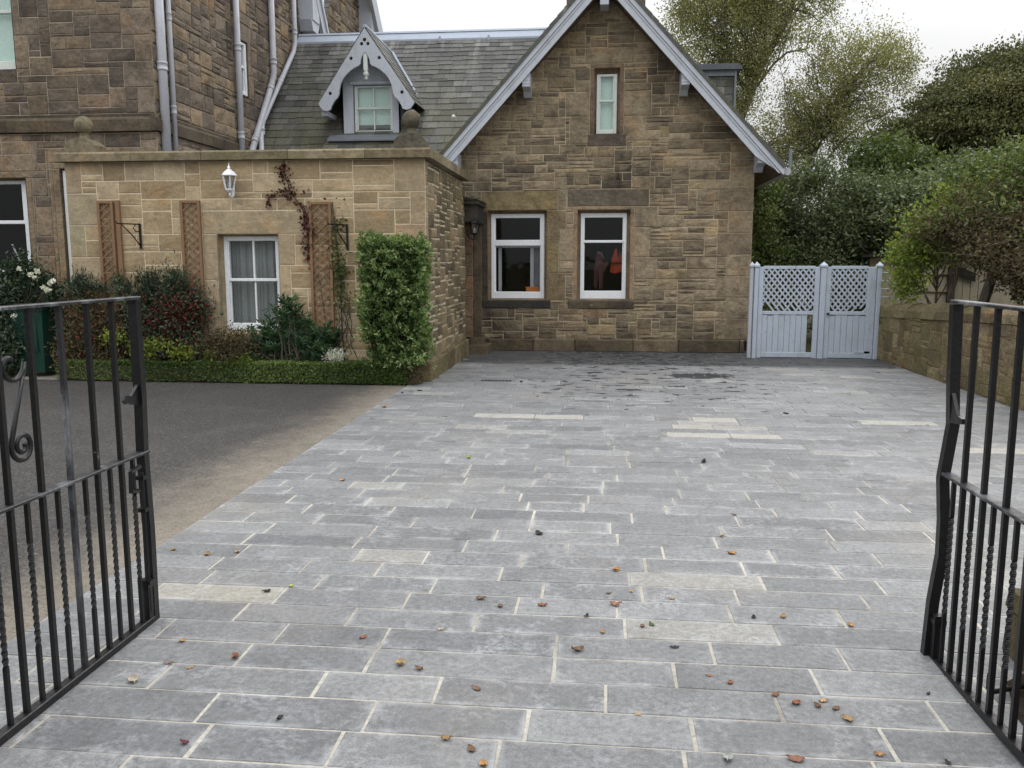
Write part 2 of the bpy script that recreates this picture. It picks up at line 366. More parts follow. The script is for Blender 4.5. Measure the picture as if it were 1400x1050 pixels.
def clip(poly, planes):
    for a, b, c in planes:
        out = []
        for i in range(len(poly)):
            p, q = poly[i], poly[(i + 1) % len(poly)]
            fp, fq = a * p[0] + b * p[1] - c, a * q[0] + b * q[1] - c
            if fp <= 0: out.append(p)
            if fp * fq < 0:
                t = fp / (fp - fq); out.append((p[0] + t * (q[0] - p[0]), p[1] + t * (q[1] - p[1])))
        poly = out
        if len(poly) < 3: return []
    return poly
def lines(vals, cell):
    vals = sorted(set(round(x, 4) for x in vals)); out = [vals[0]]
    for a, b in zip(vals, vals[1:]):
        n = max(1, round((b - a) / cell))
        out += [a + (b - a) * (i + 1) / n for i in range(n)]
    return out
def stone_poly(mb, fr, poly, depth, bev, rock, rng, tone):
    cu = sum(p[0] for p in poly) / len(poly); cv = sum(p[1] for p in poly) / len(poly)
    w = max(p[0] for p in poly) - min(p[0] for p in poly); h = max(p[1] for p in poly) - min(p[1] for p in poly)
    fu, fv = max(.3, 1 - 2 * bev / max(w, .01)), max(.3, 1 - 2 * bev / max(h, .01))
    inner = [(cu + (u - cu) * fu, cv + (v - cv) * fv) for u, v in poly]
    n = len(poly)
    vs = [fr.p(u, v, -.01) for u, v in poly] + [fr.p(u, v, depth - bev * .5) for u, v in poly] + [fr.p(u, v, depth + rng.uniform(-.25, 1) * min(rock, depth * 1.5) * .4) for u, v in inner]
    fs = []
    for i in range(n):
        j = (i + 1) % n; fs += [(i, j, n + j, n + i), (n + i, n + j, 2 * n + j, 2 * n + i)]
    # two inner points give the face a rough break
    k = 3 * n
    if n == 4 and rock > .002 and w > .16:
        t = rng.uniform(.3, .7); s = rng.uniform(.3, .7)
        a = (inner[0][0] + w * fu * t * .6, cv + (s - .5) * h * .5); b = (inner[1][0] - w * fu * (1 - t) * .6, cv + (rng.random() - .5) * h * .5)
        if a[0] > b[0]: a, b = b, a
        vs += [fr.p(*a, depth + rng.uniform(.1, 1) * rock), fr.p(*b, depth + rng.uniform(.1, 1) * rock)]
        q = 2 * n
        fs += [(q, q + 1, k + 1, k), (q + 1, q + 2, k + 1), (q + 2, q + 3, k, k + 1), (q + 3, q, k)]
    else: fs.append(tuple(range(2 * n, 3 * n)))
    mb.add(vs, fs, tone)
def stone_wall(mb, fr, u0, u1, v0, v1, openings, dressed=(), planes=(), cell=.1, seed=1, gap=.006, depth=.015, rock=.014, wr=(2, 6), hr=(1, 3), jit=.006, vc=None, soot=None, tone_fn=None):
    """snecked rubble: backing (mortar, material 1) plus every stone (material 0)"""
    rng = random.Random(seed)
    rects = list(openings) + [d[:4] for d in dressed]
    us = lines([u0, u1] + [r[0] for r in rects if u0 < r[0] < u1] + [r[1] for r in rects if u0 < r[1] < u1], cell)
    vs = lines([v0, v1] + [r[2] for r in rects if v0 < r[2] < v1] + [r[3] for r in rects if v0 < r[3] < v1], vc or cell)
    nu, nv = len(us) - 1, len(vs) - 1
    occ = [[False] * nv for _ in range(nu)]; hole = [[False] * nv for _ in range(nu)]
    for i in range(nu):
        for j in range(nv):
            cu, cv = (us[i] + us[i + 1]) / 2, (vs[j] + vs[j + 1]) / 2
            for r in openings:
                if r[0] < cu < r[1] and r[2] < cv < r[3]: occ[i][j] = hole[i][j] = True
            for r in dressed:
                if r[0] < cu < r[1] and r[2] < cv < r[3]: occ[i][j] = True
    mb.mi = 1
    for i in range(nu):                       # backing in vertical runs
        j = 0
        while j < nv:
            if hole[i][j]: j += 1; continue
            k = j
            while k < nv and not hole[i][k]: k += 1
            p = clip([(us[i], vs[j]), (us[i + 1], vs[j]), (us[i + 1], vs[k]), (us[i], vs[k])], planes)
            if p: mb.add([fr.p(u, v, 0) for u, v in p], [tuple(range(len(p)))])
            j = k
    mb.mi = 0
    def put(a, b, c, d, tone, dp, rk, jt):
        q = [(a + gap + rng.uniform(-jt, jt) * .5, c + gap + rng.uniform(-jt, jt) * .5), (b - gap + rng.uniform(-jt, jt) * .5, c + gap + rng.uniform(-jt, jt) * .5),
             (b - gap + rng.uniform(-jt, jt) * .5, d - gap + rng.uniform(-jt, jt) * .5), (a + gap + rng.uniform(-jt, jt) * .5, d - gap + rng.uniform(-jt, jt) * .5)]
        q = clip(q, planes)
        if len(q) >= 3: stone_poly(mb, fr, q, dp, min(.014, depth), rk, rng, tone)
    for r in dressed:
        t = r[4] if len(r) > 4 and r[4] is not None else (rng.uniform(.45, .85), .5, 0, 1)
        put(r[0], r[1], r[2], r[3], t, depth + .004, .002, .001)
    for j in range(nv):
        i = 0
        while i < nu:
            if occ[i][j]: i += 1; continue
            h = rng.choices(range(hr[0], hr[1] + 1), weights=[1.0 if x == hr[0] else (1.5 if x == hr[0] + 1 else .8) for x in range(hr[0], hr[1] + 1)])[0]
            w = rng.randint(*wr)
            if h > hr[0] + 1: w = max(w, h + 1)
            e = i
            while e < nu and e - i < w and not occ[e][j]: e += 1
            if e < nu and not occ[e][j] and (e + 1 >= nu or occ[e + 1][j]): e += 1      # no slivers at the end
            t = j
            while t < nv and t - j < h and all(not occ[x][t] for x in range(i, e)): t += 1
            if t < nv and t - j < hr[1] and (t + 1 >= nv) and all(not occ[x][t] for x in range(i, e)): t += 1
            for x in range(i, e):
                for y in range(j, t): occ[x][y] = True
            tn = rng.random()
            s = max(0, rng.gauss(-.15, .22))
            cu, cv = (us[i] + us[e]) / 2, (vs[j] + vs[t]) / 2
            if soot: s += soot(cu, cv) * rng.uniform(.5, 1.2)
            tone = (tn, rng.random(), min(.9, s), 1)
            if tone_fn: tone = tone_fn(cu, cv, tone, rng)
            put(us[i], us[e], vs[j], vs[t], tone, depth + min(.008, depth) * rng.uniform(-.35, .7), rock, jit)
            i = e

# ------------------------------------------------------------------ sky, light, camera
SUN_EL, SUN_AZ = 38, 24            # azimuth from +Y towards +X: the bright patch of sky behind the birches
w = bpy.data.worlds.new('World'); SC.world = w; w.use_nodes = True
nt = w.node_tree; nt.nodes.clear()
sky = N(nt, 'ShaderNodeTexSky', sky_type='NISHITA'); sky.sun_disc = False
sky.sun_elevation = R(SUN_EL); sky.sun_rotation = R(SUN_AZ); sky.dust_density = 2.0
tc = N(nt, 'ShaderNodeTexCoord'); mp = N(nt, 'ShaderNodeMapping'); mp.inputs['Scale'].default_value = (1, 1, 2.4)
nt.links.new(tc.outputs['Generated'], mp.inputs[0])
cl = noise(nt, mp.outputs[0], 1.7, 5, .55, .3)
cloud = ramp(nt, cl, [(.3, (7.8, 8.1, 8.6)), (.5, (9.7, 9.85, 10.1)), (.7, (11.6, 11.6, 11.5))])
sz = N(nt, 'ShaderNodeSeparateXYZ'); nt.links.new(tc.outputs['Generated'], sz.inputs[0])
over = maprange(nt, sz.outputs[2], .0, 1.0, .60, 2.75)     # overcast: brighter overhead than at the horizon
lay = mix(nt, .955, sky.outputs[0], mix(nt, 1.0, cloud, ramp(nt, math_n(nt, 'MULTIPLY', over, .4), [(0, 0.0), (1, 2.5)]), 'MULTIPLY'))
bg = N(nt, 'ShaderNodeBackground'); bg.inputs[1].default_value = .1; nt.links.new(lay, bg.inputs[0])
wo = N(nt, 'ShaderNodeOutputWorld'); nt.links.new(bg.outputs[0], wo.inputs[0])
sl = bpy.data.lights.new('sun', 'SUN'); sl.energy = .6; sl.angle = R(20); sl.color = (1, .95, .87)
so = bpy.data.objects.new('sun', sl); C.objects.link(so)
so.rotation_euler = (R(90 - SUN_EL), 0, R(180 - SUN_AZ))
SC.view_settings.view_transform = 'Standard'; SC.view_settings.look = 'None'; SC.view_settings.gamma = 1; SC.view_settings.exposure = 0
cam = bpy.data.cameras.new('camera'); cam.sensor_width = 36; cam.lens = 1170 / 1400 * 36; cam.clip_end = 2000; cam.clip_start = .05
co = bpy.data.objects.new('camera', cam); C.objects.link(co); co.location = (0, 0, 1.55)
co.rotation_euler = (R(90 - 8.17), 0, R(5.86)); SC.camera = co
#@@PART2
# ------------------------------------------------------------------ the setting
def sheet(name, x0, x1, y0, y1, z, mat, nx=1, ny=1):
    mb = MB(); mb.add([(x0, y0, z), (x1, y0, z), (x1, y1, z), (x0, y1, z)], [(0, 1, 2, 3)])
    return tag(mb.build(name, mat), kind='structure')
sheet('ground', -300, 300, -300, 300, -.03, M['earth'])
sheet('driveway', -30, -2.405, -6, 10.52, -.006, M['tarmac'])
sheet('soil_bed', -7.12, -2.3, 10.52, 10.93, -.002, M['soil'])
sheet('path', -7.78, -7.12, 10.52, 11.49, -.001, M['concrete'])

def paving():
    rng = random.Random(11); mb = MB()
    mb.mi = 1
    mb.add([(-2.4, -6, -.003), (4.5, -6, -.003), (4.5, 15, -.003), (-2.4, 15, -.003)], [(0, 1, 2, 3)]); mb.mi = 0
    pale = [(-.99, 8.41), (-.3, 8.49), (1.2, 8.52), (.9, 8.03), (.95, 7.6), (1.6, 7.69), (-1.63, 3.74), (2.7, 8.5), (3.1, 7.2)]
    y = -3.0
    while y < 14.86:
        d = rng.choice([.192, .198, .2, .205])
        x = -2.4 - rng.uniform(0, .3); first = True
        xl = -2.4 if y < 10.8 else -2.17
        cx0 = x
        tilt_row = rng.uniform(-.002, .002)
        while cx0 < 4.42:
            ln = rng.choices([.6, .52, .46, .68, .36], weights=[4, 4, 2, 2, 1])[0] * rng.uniform(.94, 1.08)
            a, b = max(cx0, xl), min(cx0 + ln, 4.42); cx0 += ln
            if b - a < .09: continue
            g = rng.uniform(.003, .0062); gx = rng.uniform(.0045, .009)
            x0, x1, y0, y1 = a + (0 if a == xl else gx), b - gx, y + g, min(y + d, 14.88) - g
            if y1 - y0 < .03: continue
            s = min(.032, (x1 - x0) * .3)
            z = rng.uniform(-.0012, .0012)
            t = (min(1, max(0, rng.gauss(.46, .2))), rng.random(), 0, 1)
            if rng.random() < .012: t = (.98, .2, 0, 1)
            mx, my = (x0 + x1) / 2, (y0 + y1) / 2
            hit = [q for q in pale if abs(mx - q[0]) < .34 and abs(my - q[1]) < .101]
            if hit:
                t = (.345, .332, .292, 0) if my > 5 else (.30, .29, .25, 0)
                for q in hit: pale.remove(q)
            vs, ed = [], []
            for ins, zz, e in ((0, -.006, 1), (.0005, -.0015, 1), (.004, .0003, 1), (s, .0004, 0)):
                j = .0022 if ins < .001 else .0015 if ins < .01 else 0
                for (u, v) in ((x0 + ins, y0 + ins), (x1 - ins, y0 + ins), (x1 - ins, y1 - ins), (x0 + ins, y1 - ins)):
                    vs.append((u + rng.uniform(-j, j), v + rng.uniform(-j, j), zz + z + (v - y) * tilt_row)); ed.append(e)
            fs = [(12, 13, 14, 15)]
            for k in range(3):
                for i in range(4):
                    i2 = (i + 1) % 4; fs.append((4 * k + i, 4 * k + i2, 4 * k + 4 + i2, 4 * k + 4 + i))
            mb.add(vs, fs, t, ed)
        y += d
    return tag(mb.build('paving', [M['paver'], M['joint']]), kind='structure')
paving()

# ------------------------------------------------------------------ windows
def sash(parent, fr, u0, u1, v0, v1, d, rail, mat='white', fw=.055, bot=.11, top=.05, rail_h=.04, vbars=(), glass='glass', blind=None, curtain=None, horns=True, kind='window'):
    """frame with two sashes; d = depth of the frame's front behind the wall plane"""
    mb = MB(); D = -d
    mb.fbox(fr, u0, u0 + fw, v0, v1, D - .08, D, ch=.006); mb.fbox(fr, u1 - fw, u1, v0, v1, D - .08, D, ch=.006)
    mb.fbox(fr, u0 + fw, u1 - fw, v1 - top, v1, D - .08, D - .003, ch=.006)
    mb.fbox(fr, u0 + fw, u1 - fw, v0, v0 + bot, D - .09, D - .004, ch=.008)
    o = mb.build(kind, M[mat], parent)
    mb = MB(); mb.fbox(fr, u0 + fw, u1 - fw, rail - rail_h / 2, rail + rail_h / 2, D - .07, D - .012, ch=.006)
    lo_in = .018
    for (a, b, dd) in ((v0 + bot, rail - rail_h / 2, -.035), (rail + rail_h / 2, v1 - top, -.015)):   # the sashes' own stiles
        mb.fbox(fr, u0 + fw, u0 + fw + lo_in, a, b, D - .07, D + dd); mb.fbox(fr, u1 - fw - lo_in, u1 - fw, a, b, D - .07, D + dd)
        for vb in vbars:
            mb.fbox(fr, vb - .011, vb + .011, a, b, D - .06, D + dd - .004)
    mb.build('sash', M[mat], o)
    mb = MB()
    mb.add([fr.p(u0 + fw, v0 + bot, D - .05), fr.p(u1 - fw, v0 + bot, D - .05), fr.p(u1 - fw, v1 - top, D - .05), fr.p(u0 + fw, v1 - top, D - .05)], [(0, 1, 2, 3)])
    mb.build('pane', M[glass], o)
    if blind:
        mb = MB(); mb.fbox(fr, u0 + fw * .5, u1 - fw * .5, v0 + bot * blind, v1 - top * .5, D - .13, D - .12)
        mb.build('blind', M['blind'], o)
    if curtain:
        mb = MB(); n = 90; a, b = u0 + .02, u1 - .02; vs = []
        for i in range(n + 1):
            u = a + (b - a) * i / n
            w_ = math.sin(i * .9) * .018 + math.sin(i * .37 + 1) * .02
            vs += [fr.p(u, v0 + .03, D - .2 + w_), fr.p(u, v1 - .02, D - .2 + w_ * .8)]
        mb.add(vs, [(2 * i, 2 * i + 2, 2 * i + 3, 2 * i + 1) for i in range(n)])
        mb.build('curtain', M['curtain'], o, smooth=True)
    return o
def reveal(mb, fr, u0, u1, v0, v1, d, tone=None, to=None):
    """the sides of a wall opening, d deep"""
    P = lambda u, v, k: fr.p(u, v, k)
    q = [(u0, v0), (u1, v0), (u1, v1), (u0, v1)]
    q2 = q if to is None else [(to[0], to[2]), (to[1], to[2]), (to[1], to[3]), (to[0], to[3])]
    vs = [P(u, v, .012) for u, v in q] + [P(u, v, -d * .6) for u, v in q] + [P(u, v, -d) for u, v in q2]
    mb.add(vs, [(4 * k + i, 4 * k + (i + 1) % 4, 4 * k + 4 + (i + 1) % 4, 4 * k + 4 + i) for i in range(4) for k in range(2)], tone)
def room(parent, fr, u0, u1, v0, v1, d0, d1, mat='dark_room'):
    """a plain room behind an opening, open towards the window"""
    mb = MB(); q = [(u0, v0), (u1, v0), (u1, v1), (u0, v1)]
    vs = [fr.p(u, v, -d0) for u, v in q] + [fr.p(u, v, -d1) for u, v in q]
    mb.add(vs, [(i, (i + 1) % 4, 4 + (i + 1) % 4, 4 + i) for i in range(4)] + [(4, 5, 6, 7)])
    return mb.build('interior', M[mat], parent)

# ------------------------------------------------------------------ gabled cottage
cot = thing('gabled_cottage', (0, 14.9, 0), 'brown stone cottage wing with steep slate roof and pale bargeboards', 'house')
SL = 1.09
def soot_g(u, v):                    # the smoke-black streak under the small gable window
    s = max(0, 1 - abs(u - .15) / .55) * max(0, min(1, (3.75 - v) / .3)) * max(0, min(1, (v - 1.9) / 1.0)) * .75
    s += max(0, 1 - abs(v - .35) / .45) * .35
    return s
OL = (.26, .205, .11, 0); OL2 = (.24, .185, .11, 0); PALE = (.36, .255, .16, 0)
g_open = [(-1.95, -.93, .88, 2.41), (-.40, .49, .88, 2.41), (-.15, .275, 3.66, 4.72)]
g_dress = [(-2.06, -.74, 2.41, 2.74, OL), (-.93, -.60, 1.9, 2.41, OL2), (-.93, -.72, 1.35, 1.9, OL), (-.93, -.60, .88, 1.35, OL2), (-2.06, -1.95, .88, 2.41, (.085, .066, .047, 0)),
           (-.58, .80, 2.47, 2.76, (.175, .145, .108, 0)), (-.47, -.40, .88, 2.41, PALE), (.49, .56, .88, 2.41, PALE), (-.47, .56, 2.41, 2.47, PALE),
           (.56, .95, 2.12, 2.47), (.56, .82, 1.62, 2.12), (.56, .95, 1.25, 1.62), (-.72, -.47, 1.55, 2.1),
           (-.22, -.15, 3.66, 4.72, (.22, .16, .11, 0)), (.275, .345, 3.66, 4.72, (.22, .16, .11, 0)), (-.22, .345, 4.72, 4.8, (.25, .185, .125, 0)), (-.3, .5, 4.8, 5.05), (-.62, -.22, 3.95, 4.35), (.345, .8, 3.95, 4.35), (-.55, -.22, 3.5, 3.95), (.345, .72, 3.55, 3.95), (-.26, .4, 3.46, 3.66, (.15, .12, .095, 0))]
for k in range(8):
    z0 = .22 + k * .36
    g_dress.append((2.12 if k % 2 else 1.95, 2.52, z0, z0 + .36, (.25, .195, .135, 0) if k in (4, 6) else None))
mb = MB()
stone_wall(mb, FACADE, -2.62, 2.52, 0.2, 6.15, g_open, g_dress, [(-SL, 1, 6.12), (SL, 1, 6.12)], cell=.07, seed=5, gap=.0062, depth=.008, rock=.02, wr=(3, 8), hr=(1, 3), soot=soot_g, vc=.064, jit=.009)
mb.mi = 0
for o_, to in zip(g_open, ((-1.9, -.98, .905, 2.355), (-.347, .43, .905, 2.36), (-.105, .227, 3.68, 4.64))): reveal(mb, FACADE, *o_, .125, (.24, .18, .12, 0), to)
mb.mi = 1                            # return wall along the right side and a back
mb.add([(2.52, 14.9, 0), (2.52, 20, 0), (2.52, 20, 3.4), (2.52, 14.9, 3.4)], [(0, 1, 2, 3)])
mb.build('gable_wall', [M['gable_stone'], M['mortar_gable']], cot)
mb = MB(); rng = random.Random(4); u = -1.95
while u < 2.4:
    l = rng.uniform(.7, 1.1); mb.fbox(FACADE, u + .003, min(u + l, 2.45) - .003, -.01, .215 + rng.uniform(-.01, .01), 0, .08 + rng.uniform(-.005, .005), (rng.uniform(.1, .9), .5, 0, 1), ch=.02); u += l
mb.build('plinth', M['dressed_dark'], cot)
for a, b, c, d, t in ((-2.05, -.86, .735, .878, (.05, .045, .04, 0)), (-.56, .58, .735, .878, (.12, .10, .07, 0))):
    mb = MB(); mb.fbox(FACADE, a, b, c, d, -.2, .03, t, ch=.015); mb.build('window_sill', M['dressed_dark'], cot)
w1 = sash(cot, FACADE, -1.905, -.975, .90, 2.36, .1, 1.865, top=.07, bot=.12, rail_h=.10, fw=.06)
mb = MB()                            # inner casement seen through the lower pane
for a, b in ((-1.80, -1.745), (-1.235, -1.175)): mb.fbox(FACADE, a, b, 1.02, 1.80, -.34, -.3)
mb.fbox(FACADE, -1.845, -1.035, 1.785, 1.815, -.345, -.3); mb.build('inner_frame', M['pipe'], w1)
mb = MB(); mb.fbox(FACADE, -1.175, -1.03, 1.02, 1.785, -.37, -.35); mb.build('shutter', M['lead'], w1)
w2 = sash(cot, FACADE, -.352, .435, .90, 2.365, .1, 1.885, top=.075, bot=.14, rail_h=.045, fw=.05)
w3 = sash(cot, FACADE, -.11, .232, 3.675, 4.645, .08, 4.215, mat='white_old', fw=.05, bot=.07, top=.04, rail_h=.035, glass='glass_pale', blind=.5)
room(cot, FACADE, -2.3, 1.6, .2, 2.9, .125, 3.2); room(cot, FACADE, -.4, .5, 3.5, 4.8, .21, .5)
# roof of the gable: slated slabs with a thin verge
def slates(mb, P, L, W, e, sw, rng, t=.008, tone_fn=None):
    """rows of slates on a plane: P(a, b, h): a along the eaves, b up the slope, h off it"""
    n = max(1, math.ceil(L / e - .02))
    for r in range(n):
        b0 = r * e; b1 = b0 + e * 1.25; a = -rng.uniform(0, sw)
        if b0 >= L - .01: break
        while a < W:
            ww = sw * rng.uniform(.8, 1.2); x0, x1 = max(a, 0) + .003, min(a + ww, W) - .003; a += ww
            if x1 - x0 < .02: continue
            j = rng.uniform(-.012, .012); h0 = t * 1.7 + rng.uniform(-.002, .003); h1 = t
            tn = (min(1, max(0, rng.gauss(.42, .2))), rng.random(), 0, 1)
            mb.add([P(x0, b0 + j, 0), P(x1, b0 + j, 0), P(x0, b0 + j, h0), P(x1, b0 + j, h0), P(x0, b1, h1 * .3), P(x1, b1, h1 * .3)],
                   [(0, 1, 3, 2), (2, 3, 5, 4), (0, 2, 4), (1, 5, 3)], tn)
ca = 1 / math.sqrt(1 + SL * SL); sa = SL * ca; YB, YE = 14.42, 19.9
mb = MB(); rng = random.Random(8)
for s in (1, -1):
    x_e, z_e = 2.93 * s, 6.25 - SL * 2.93
    Ls = 2.93 / ca
    P = lambda a, b, h, s=s, x_e=x_e, z_e=z_e: (x_e - s * b * ca + s * h * sa, YB + a, z_e + b * sa + h * ca)
    mb.add([P(0, 0, -.05), P(YE - YB, 0, -.05), P(YE - YB, Ls, -.05), P(0, Ls, -.05), P(0, 0, 0), P(YE - YB, 0, 0), P(YE - YB, Ls, 0), P(0, Ls, 0)],
           [(0, 1, 2, 3), (4, 5, 6, 7), (0, 1, 5, 4), (0, 4, 7, 3), (1, 2, 6, 5)], (.3, .5, 0, 1))
    slates(mb, P, Ls, YE - YB, .17, .26, rng)
rf = mb.build('gable_roof', M['slate'], cot)
mb = MB(); mb.prism([(-.13, 6.17), (0, 6.30), (.13, 6.17), (.13, 6.13), (0, 6.26), (-.13, 6.13)], lambda a, b, d: (a, d, b), YB + .05, YE - .02); mb.build('ridge', M['lead'], rf)
for s in (1, -1):                    # bargeboards with their two mouldings
    mb = MB(); z = lambda x, o: 6.2 - o - SL * x
    mb.prism([(s * .012, z(.012, 0)), (s * 2.91, z(2.91, 0)), (s * 2.895, z(2.895, .115)), (s * 2.46, z(2.46, .305)), (s * .012, z(.012, .305))][::s], lambda a, b, d: (a, d, b), 14.5, 14.46)
    mb.prism([(s * .012, z(.012, 0)), (s * 2.915, z(2.915, -.002)), (s * 2.9, z(2.9, .12)), (s * .012, z(.012, .12))][::s], lambda a, b, d: (a, d, b), 14.458, 14.435)
    mb.prism([(s * .012, z(.012, .145)), (s * 2.85, z(2.85, .145)), (s * 2.82, z(2.82, .175)), (s * .012, z(.012, .175))][::s], lambda a, b, d: (a, d, b), 14.458, 14.448)
    mb.build('bargeboard', M['lilac'], cot)
mb = MB()                            # boarded underside of the overhang
for s in (1, -1):
    mb.add([(s * .0, 14.5, 6.2 - .29), (s * 2.75, 14.5, 6.2 - .16 - SL * 2.75), (s * 2.75, 14.93, 6.2 - .16 - SL * 2.75), (0, 14.93, 6.2 - .29)], [(0, 1, 2, 3)])
    mb.add([(s * 2.53, 14.5, 3.19), (s * 2.88, 14.5, 2.93), (s * 2.88, 19.8, 2.93), (s * 2.53, 19.8, 3.19)], [(0, 1, 2, 3)])
mb.build('soffit', M['dressed_dark'], cot)
for x, zt in ((1.25, 4.58), (-1.19, 4.6), (2.5, 3.34), (-2.4, 3.34)):
    mb = MB(); s = 1 if x > 0 else -1; x0 = x
    prof = [(14.5, zt), (14.9, zt), (14.9, zt - .34), (14.8, zt - .34), (14.72, zt - .26), (14.5, zt - .22)]
    mb.prism(prof, lambda a, b, d: (d, a, b), x0, x0 + .13 * s)
    for q in range(3): mb.prism([(14.492, zt - .03 - q * .06), (14.5, zt - .03 - q * .06), (14.5, zt - .06 - q * .06), (14.492, zt - .06 - q * .06)], lambda a, b, d: (d, a, b), x0, x0 + .13 * s)
    mb.build('bracket', M['lilac'], cot)
mb = MB(); mb.box(-.07, .07, 14.5, 14.9, 5.62, 5.86); mb.build('bracket', M['lilac'], cot)
mb = MB(); mb.tube([(2.97, 14.5, 2.98), (2.97, 19.8, 2.98)], .06, 10); mb.build('gutter', M['pipe'], cot)
mb = MB(); mb.tube([(3.0, 14.62, 2.97), (3.03, 14.62, 3.05), (3.03, 14.62, 3.34)], .028, 8); mb.build('vent_pipe', M['lead'], cot)
# right-hand dormer cheek with lead top, and the chimney behind the ridge
dm = MB(); dm.box(1.5, 2.38, 16.63, 18.2, 4.2, 5.0, (.3, .5, 0, 1)); slates(dm, lambda a, b, h: (1.5 + a, 16.628 - h, 4.2 + b), .78, .88, .13, .2, random.Random(12)); d2 = dm.build('side_dormer', M['slate'], cot)
mb = MB(); mb.box(1.2, 2.5, 16.5, 18.3, 5.0, 5.06); mb.box(1.2, 2.46, 16.54, 18.26, 5.06, 5.11); mb.t = [(.5, .5, 0, 1)] * len(mb.t); mb.build('lead_top', M['lead_dark'], d2)
mb = MB(); mb.box(2.38, 2.415, 16.56, 16.6, 4.1, 5.0); mb.box(1.6, 2.38, 16.575, 16.595, 4.9, 5.0); mb.build('corner_board', M['lead'], d2)
mb = MB(); rng = random.Random(2)
for k in range(4):
    for q in range(3):
        mb.box(-.72 + q * .5, -.23 + q * .5, 17.2, 17.9, 5.9 + k * .3, 6.19 + k * .3, (rng.random(), .5, .2, 1))
mb.box(-.8, .86, 17.1, 18.0, 7.1, 7.25)
mb.build('chimney', M['gable_stone'], cot)
# long wing behind, its slate slope facing the drive
def RP(a, b, h):                     # wing roof plane, b up the slope from the eaves
    c = 1 / math.sqrt(1 + 1.076 ** 2); s_ = 1.076 * c; y0 = 14.2
    return (-6.05 + a, y0 + b * c - h * s_, 3.49 + 1.076 * (y0 - 14.943) + b * s_ + h * c)
LW = (17.2 - 14.2) * math.sqrt(1 + 1.076 ** 2)
def valley(b): return 6.05 - (6.25 - RP(0, b, 0)[2]) / SL + .08
mb = MB(); mb.add([RP(0, 0, 0), RP(valley(0), 0, 0), RP(valley(LW), LW, 0), RP(0, LW, 0)], [(0, 1, 2, 3)], (.2, .5, 0, 1))
mb.add([RP(0, LW, 0), RP(6, LW, 0), (-.05, 20.2, 2.7), (-6.05, 20.2, 2.7)], [(0, 1, 2, 3)], (.3, .5, 0, 1))
rng = random.Random(21)
for r0, r1, e, sw in ((0, 1.6, .2, .30), (1.6, 3.0, .165, .27), (3.0, LW, .135, .24)):
    k = 0
    while k * e < r1 - r0 - .01:
        bb = r0 + k * e; slates(mb, lambda a, b, h, bb=bb: RP(a, b + bb, h), min(e * .99, r1 - bb), valley(bb) + .05, e, sw, rng); k += 1
wr_ = mb.build('slate_roof', M['slate'], cot)
mb = MB(); mb.prism([(17.05, 5.80), (17.2, 5.96), (17.35, 5.80), (17.35, 5.76), (17.2, 5.92), (17.05, 5.76)], lambda a, b, d: (d, a, b), -6.0, -.6)
mb.prism([(17.17, 5.95), (17.2, 5.99), (17.23, 5.95)], lambda a, b, d: (d, a, b), -6.0, -.6)
for x in (-2.2, -3.15): mb.box(x - .02, x + .02, 17.03, 17.07, 5.74, 5.84)
mb.build('ridge', M['ridge'], wr_)
mb = MB(); mb.box(-6.0, -2.3, 14.25, 14.3, .2, 2.75); mb.build('wing_wall', M['gable_stone'], cot)
mb = MB(); mb.lathe((-2.6, 15.3, 4.02), [(.0, 0), (.035, .02), (.035, .05), (.0, .07)], 8); mb.build('roof_hook', M['white_metal'], wr_)

# dormer with pierced bargeboards
dor = thing('dormer', (0, 0, 0), None, None); dor.parent = cot; dor.location = (-4.045, .3, 3.77)
DF = Fr('front', 15.2); X0 = -4.045
mb = MB()                            # painted face with the window opening, running up into the gable
op = (-4.36, -3.66, 3.80, 4.60)
for (a, b, c, d) in ((-4.56, op[0], 3.75, 4.70), (op[1], -3.53, 3.75, 4.70), (op[0], op[1], op[3], 4.70)):
    mb.fbox(DF, a, b, c, d, -.06, 0)
mb.prism([(-4.545, 4.70), (-3.545, 4.70), (X0, 5.40)], lambda a, b, d: (a, d, b), 15.2, 15.25)
mb.fbox(DF, -4.42, -3.6, 4.60, 4.66, 0, .035, ch=.01)
for x in (-4.56, -3.55): mb.prism([(15.2, 3.75), (16.2, 4.7), (16.2, 4.72), (15.2, 4.70)], lambda a, b, d: (d, a, b), x, x + .02)
mb.build('dormer_wall', M['lilac'], dor)
sash(dor, DF, -4.345, -3.665, 3.77, 4.59, .03, 4.205, mat='white_old', fw=.035, bot=.06, top=.03, rail_h=.035, vbars=(-4.005,), glass='glass_pale', blind=.5)
mb = MB(); mb.box(-4.55, -3.55, 15.28, 15.9, 3.7, 4.65)
room(dor, DF, -4.5, -3.6, 3.75, 4.7, .2, .5)
DS = 1.475
mb = MB(); rng = random.Random(31)
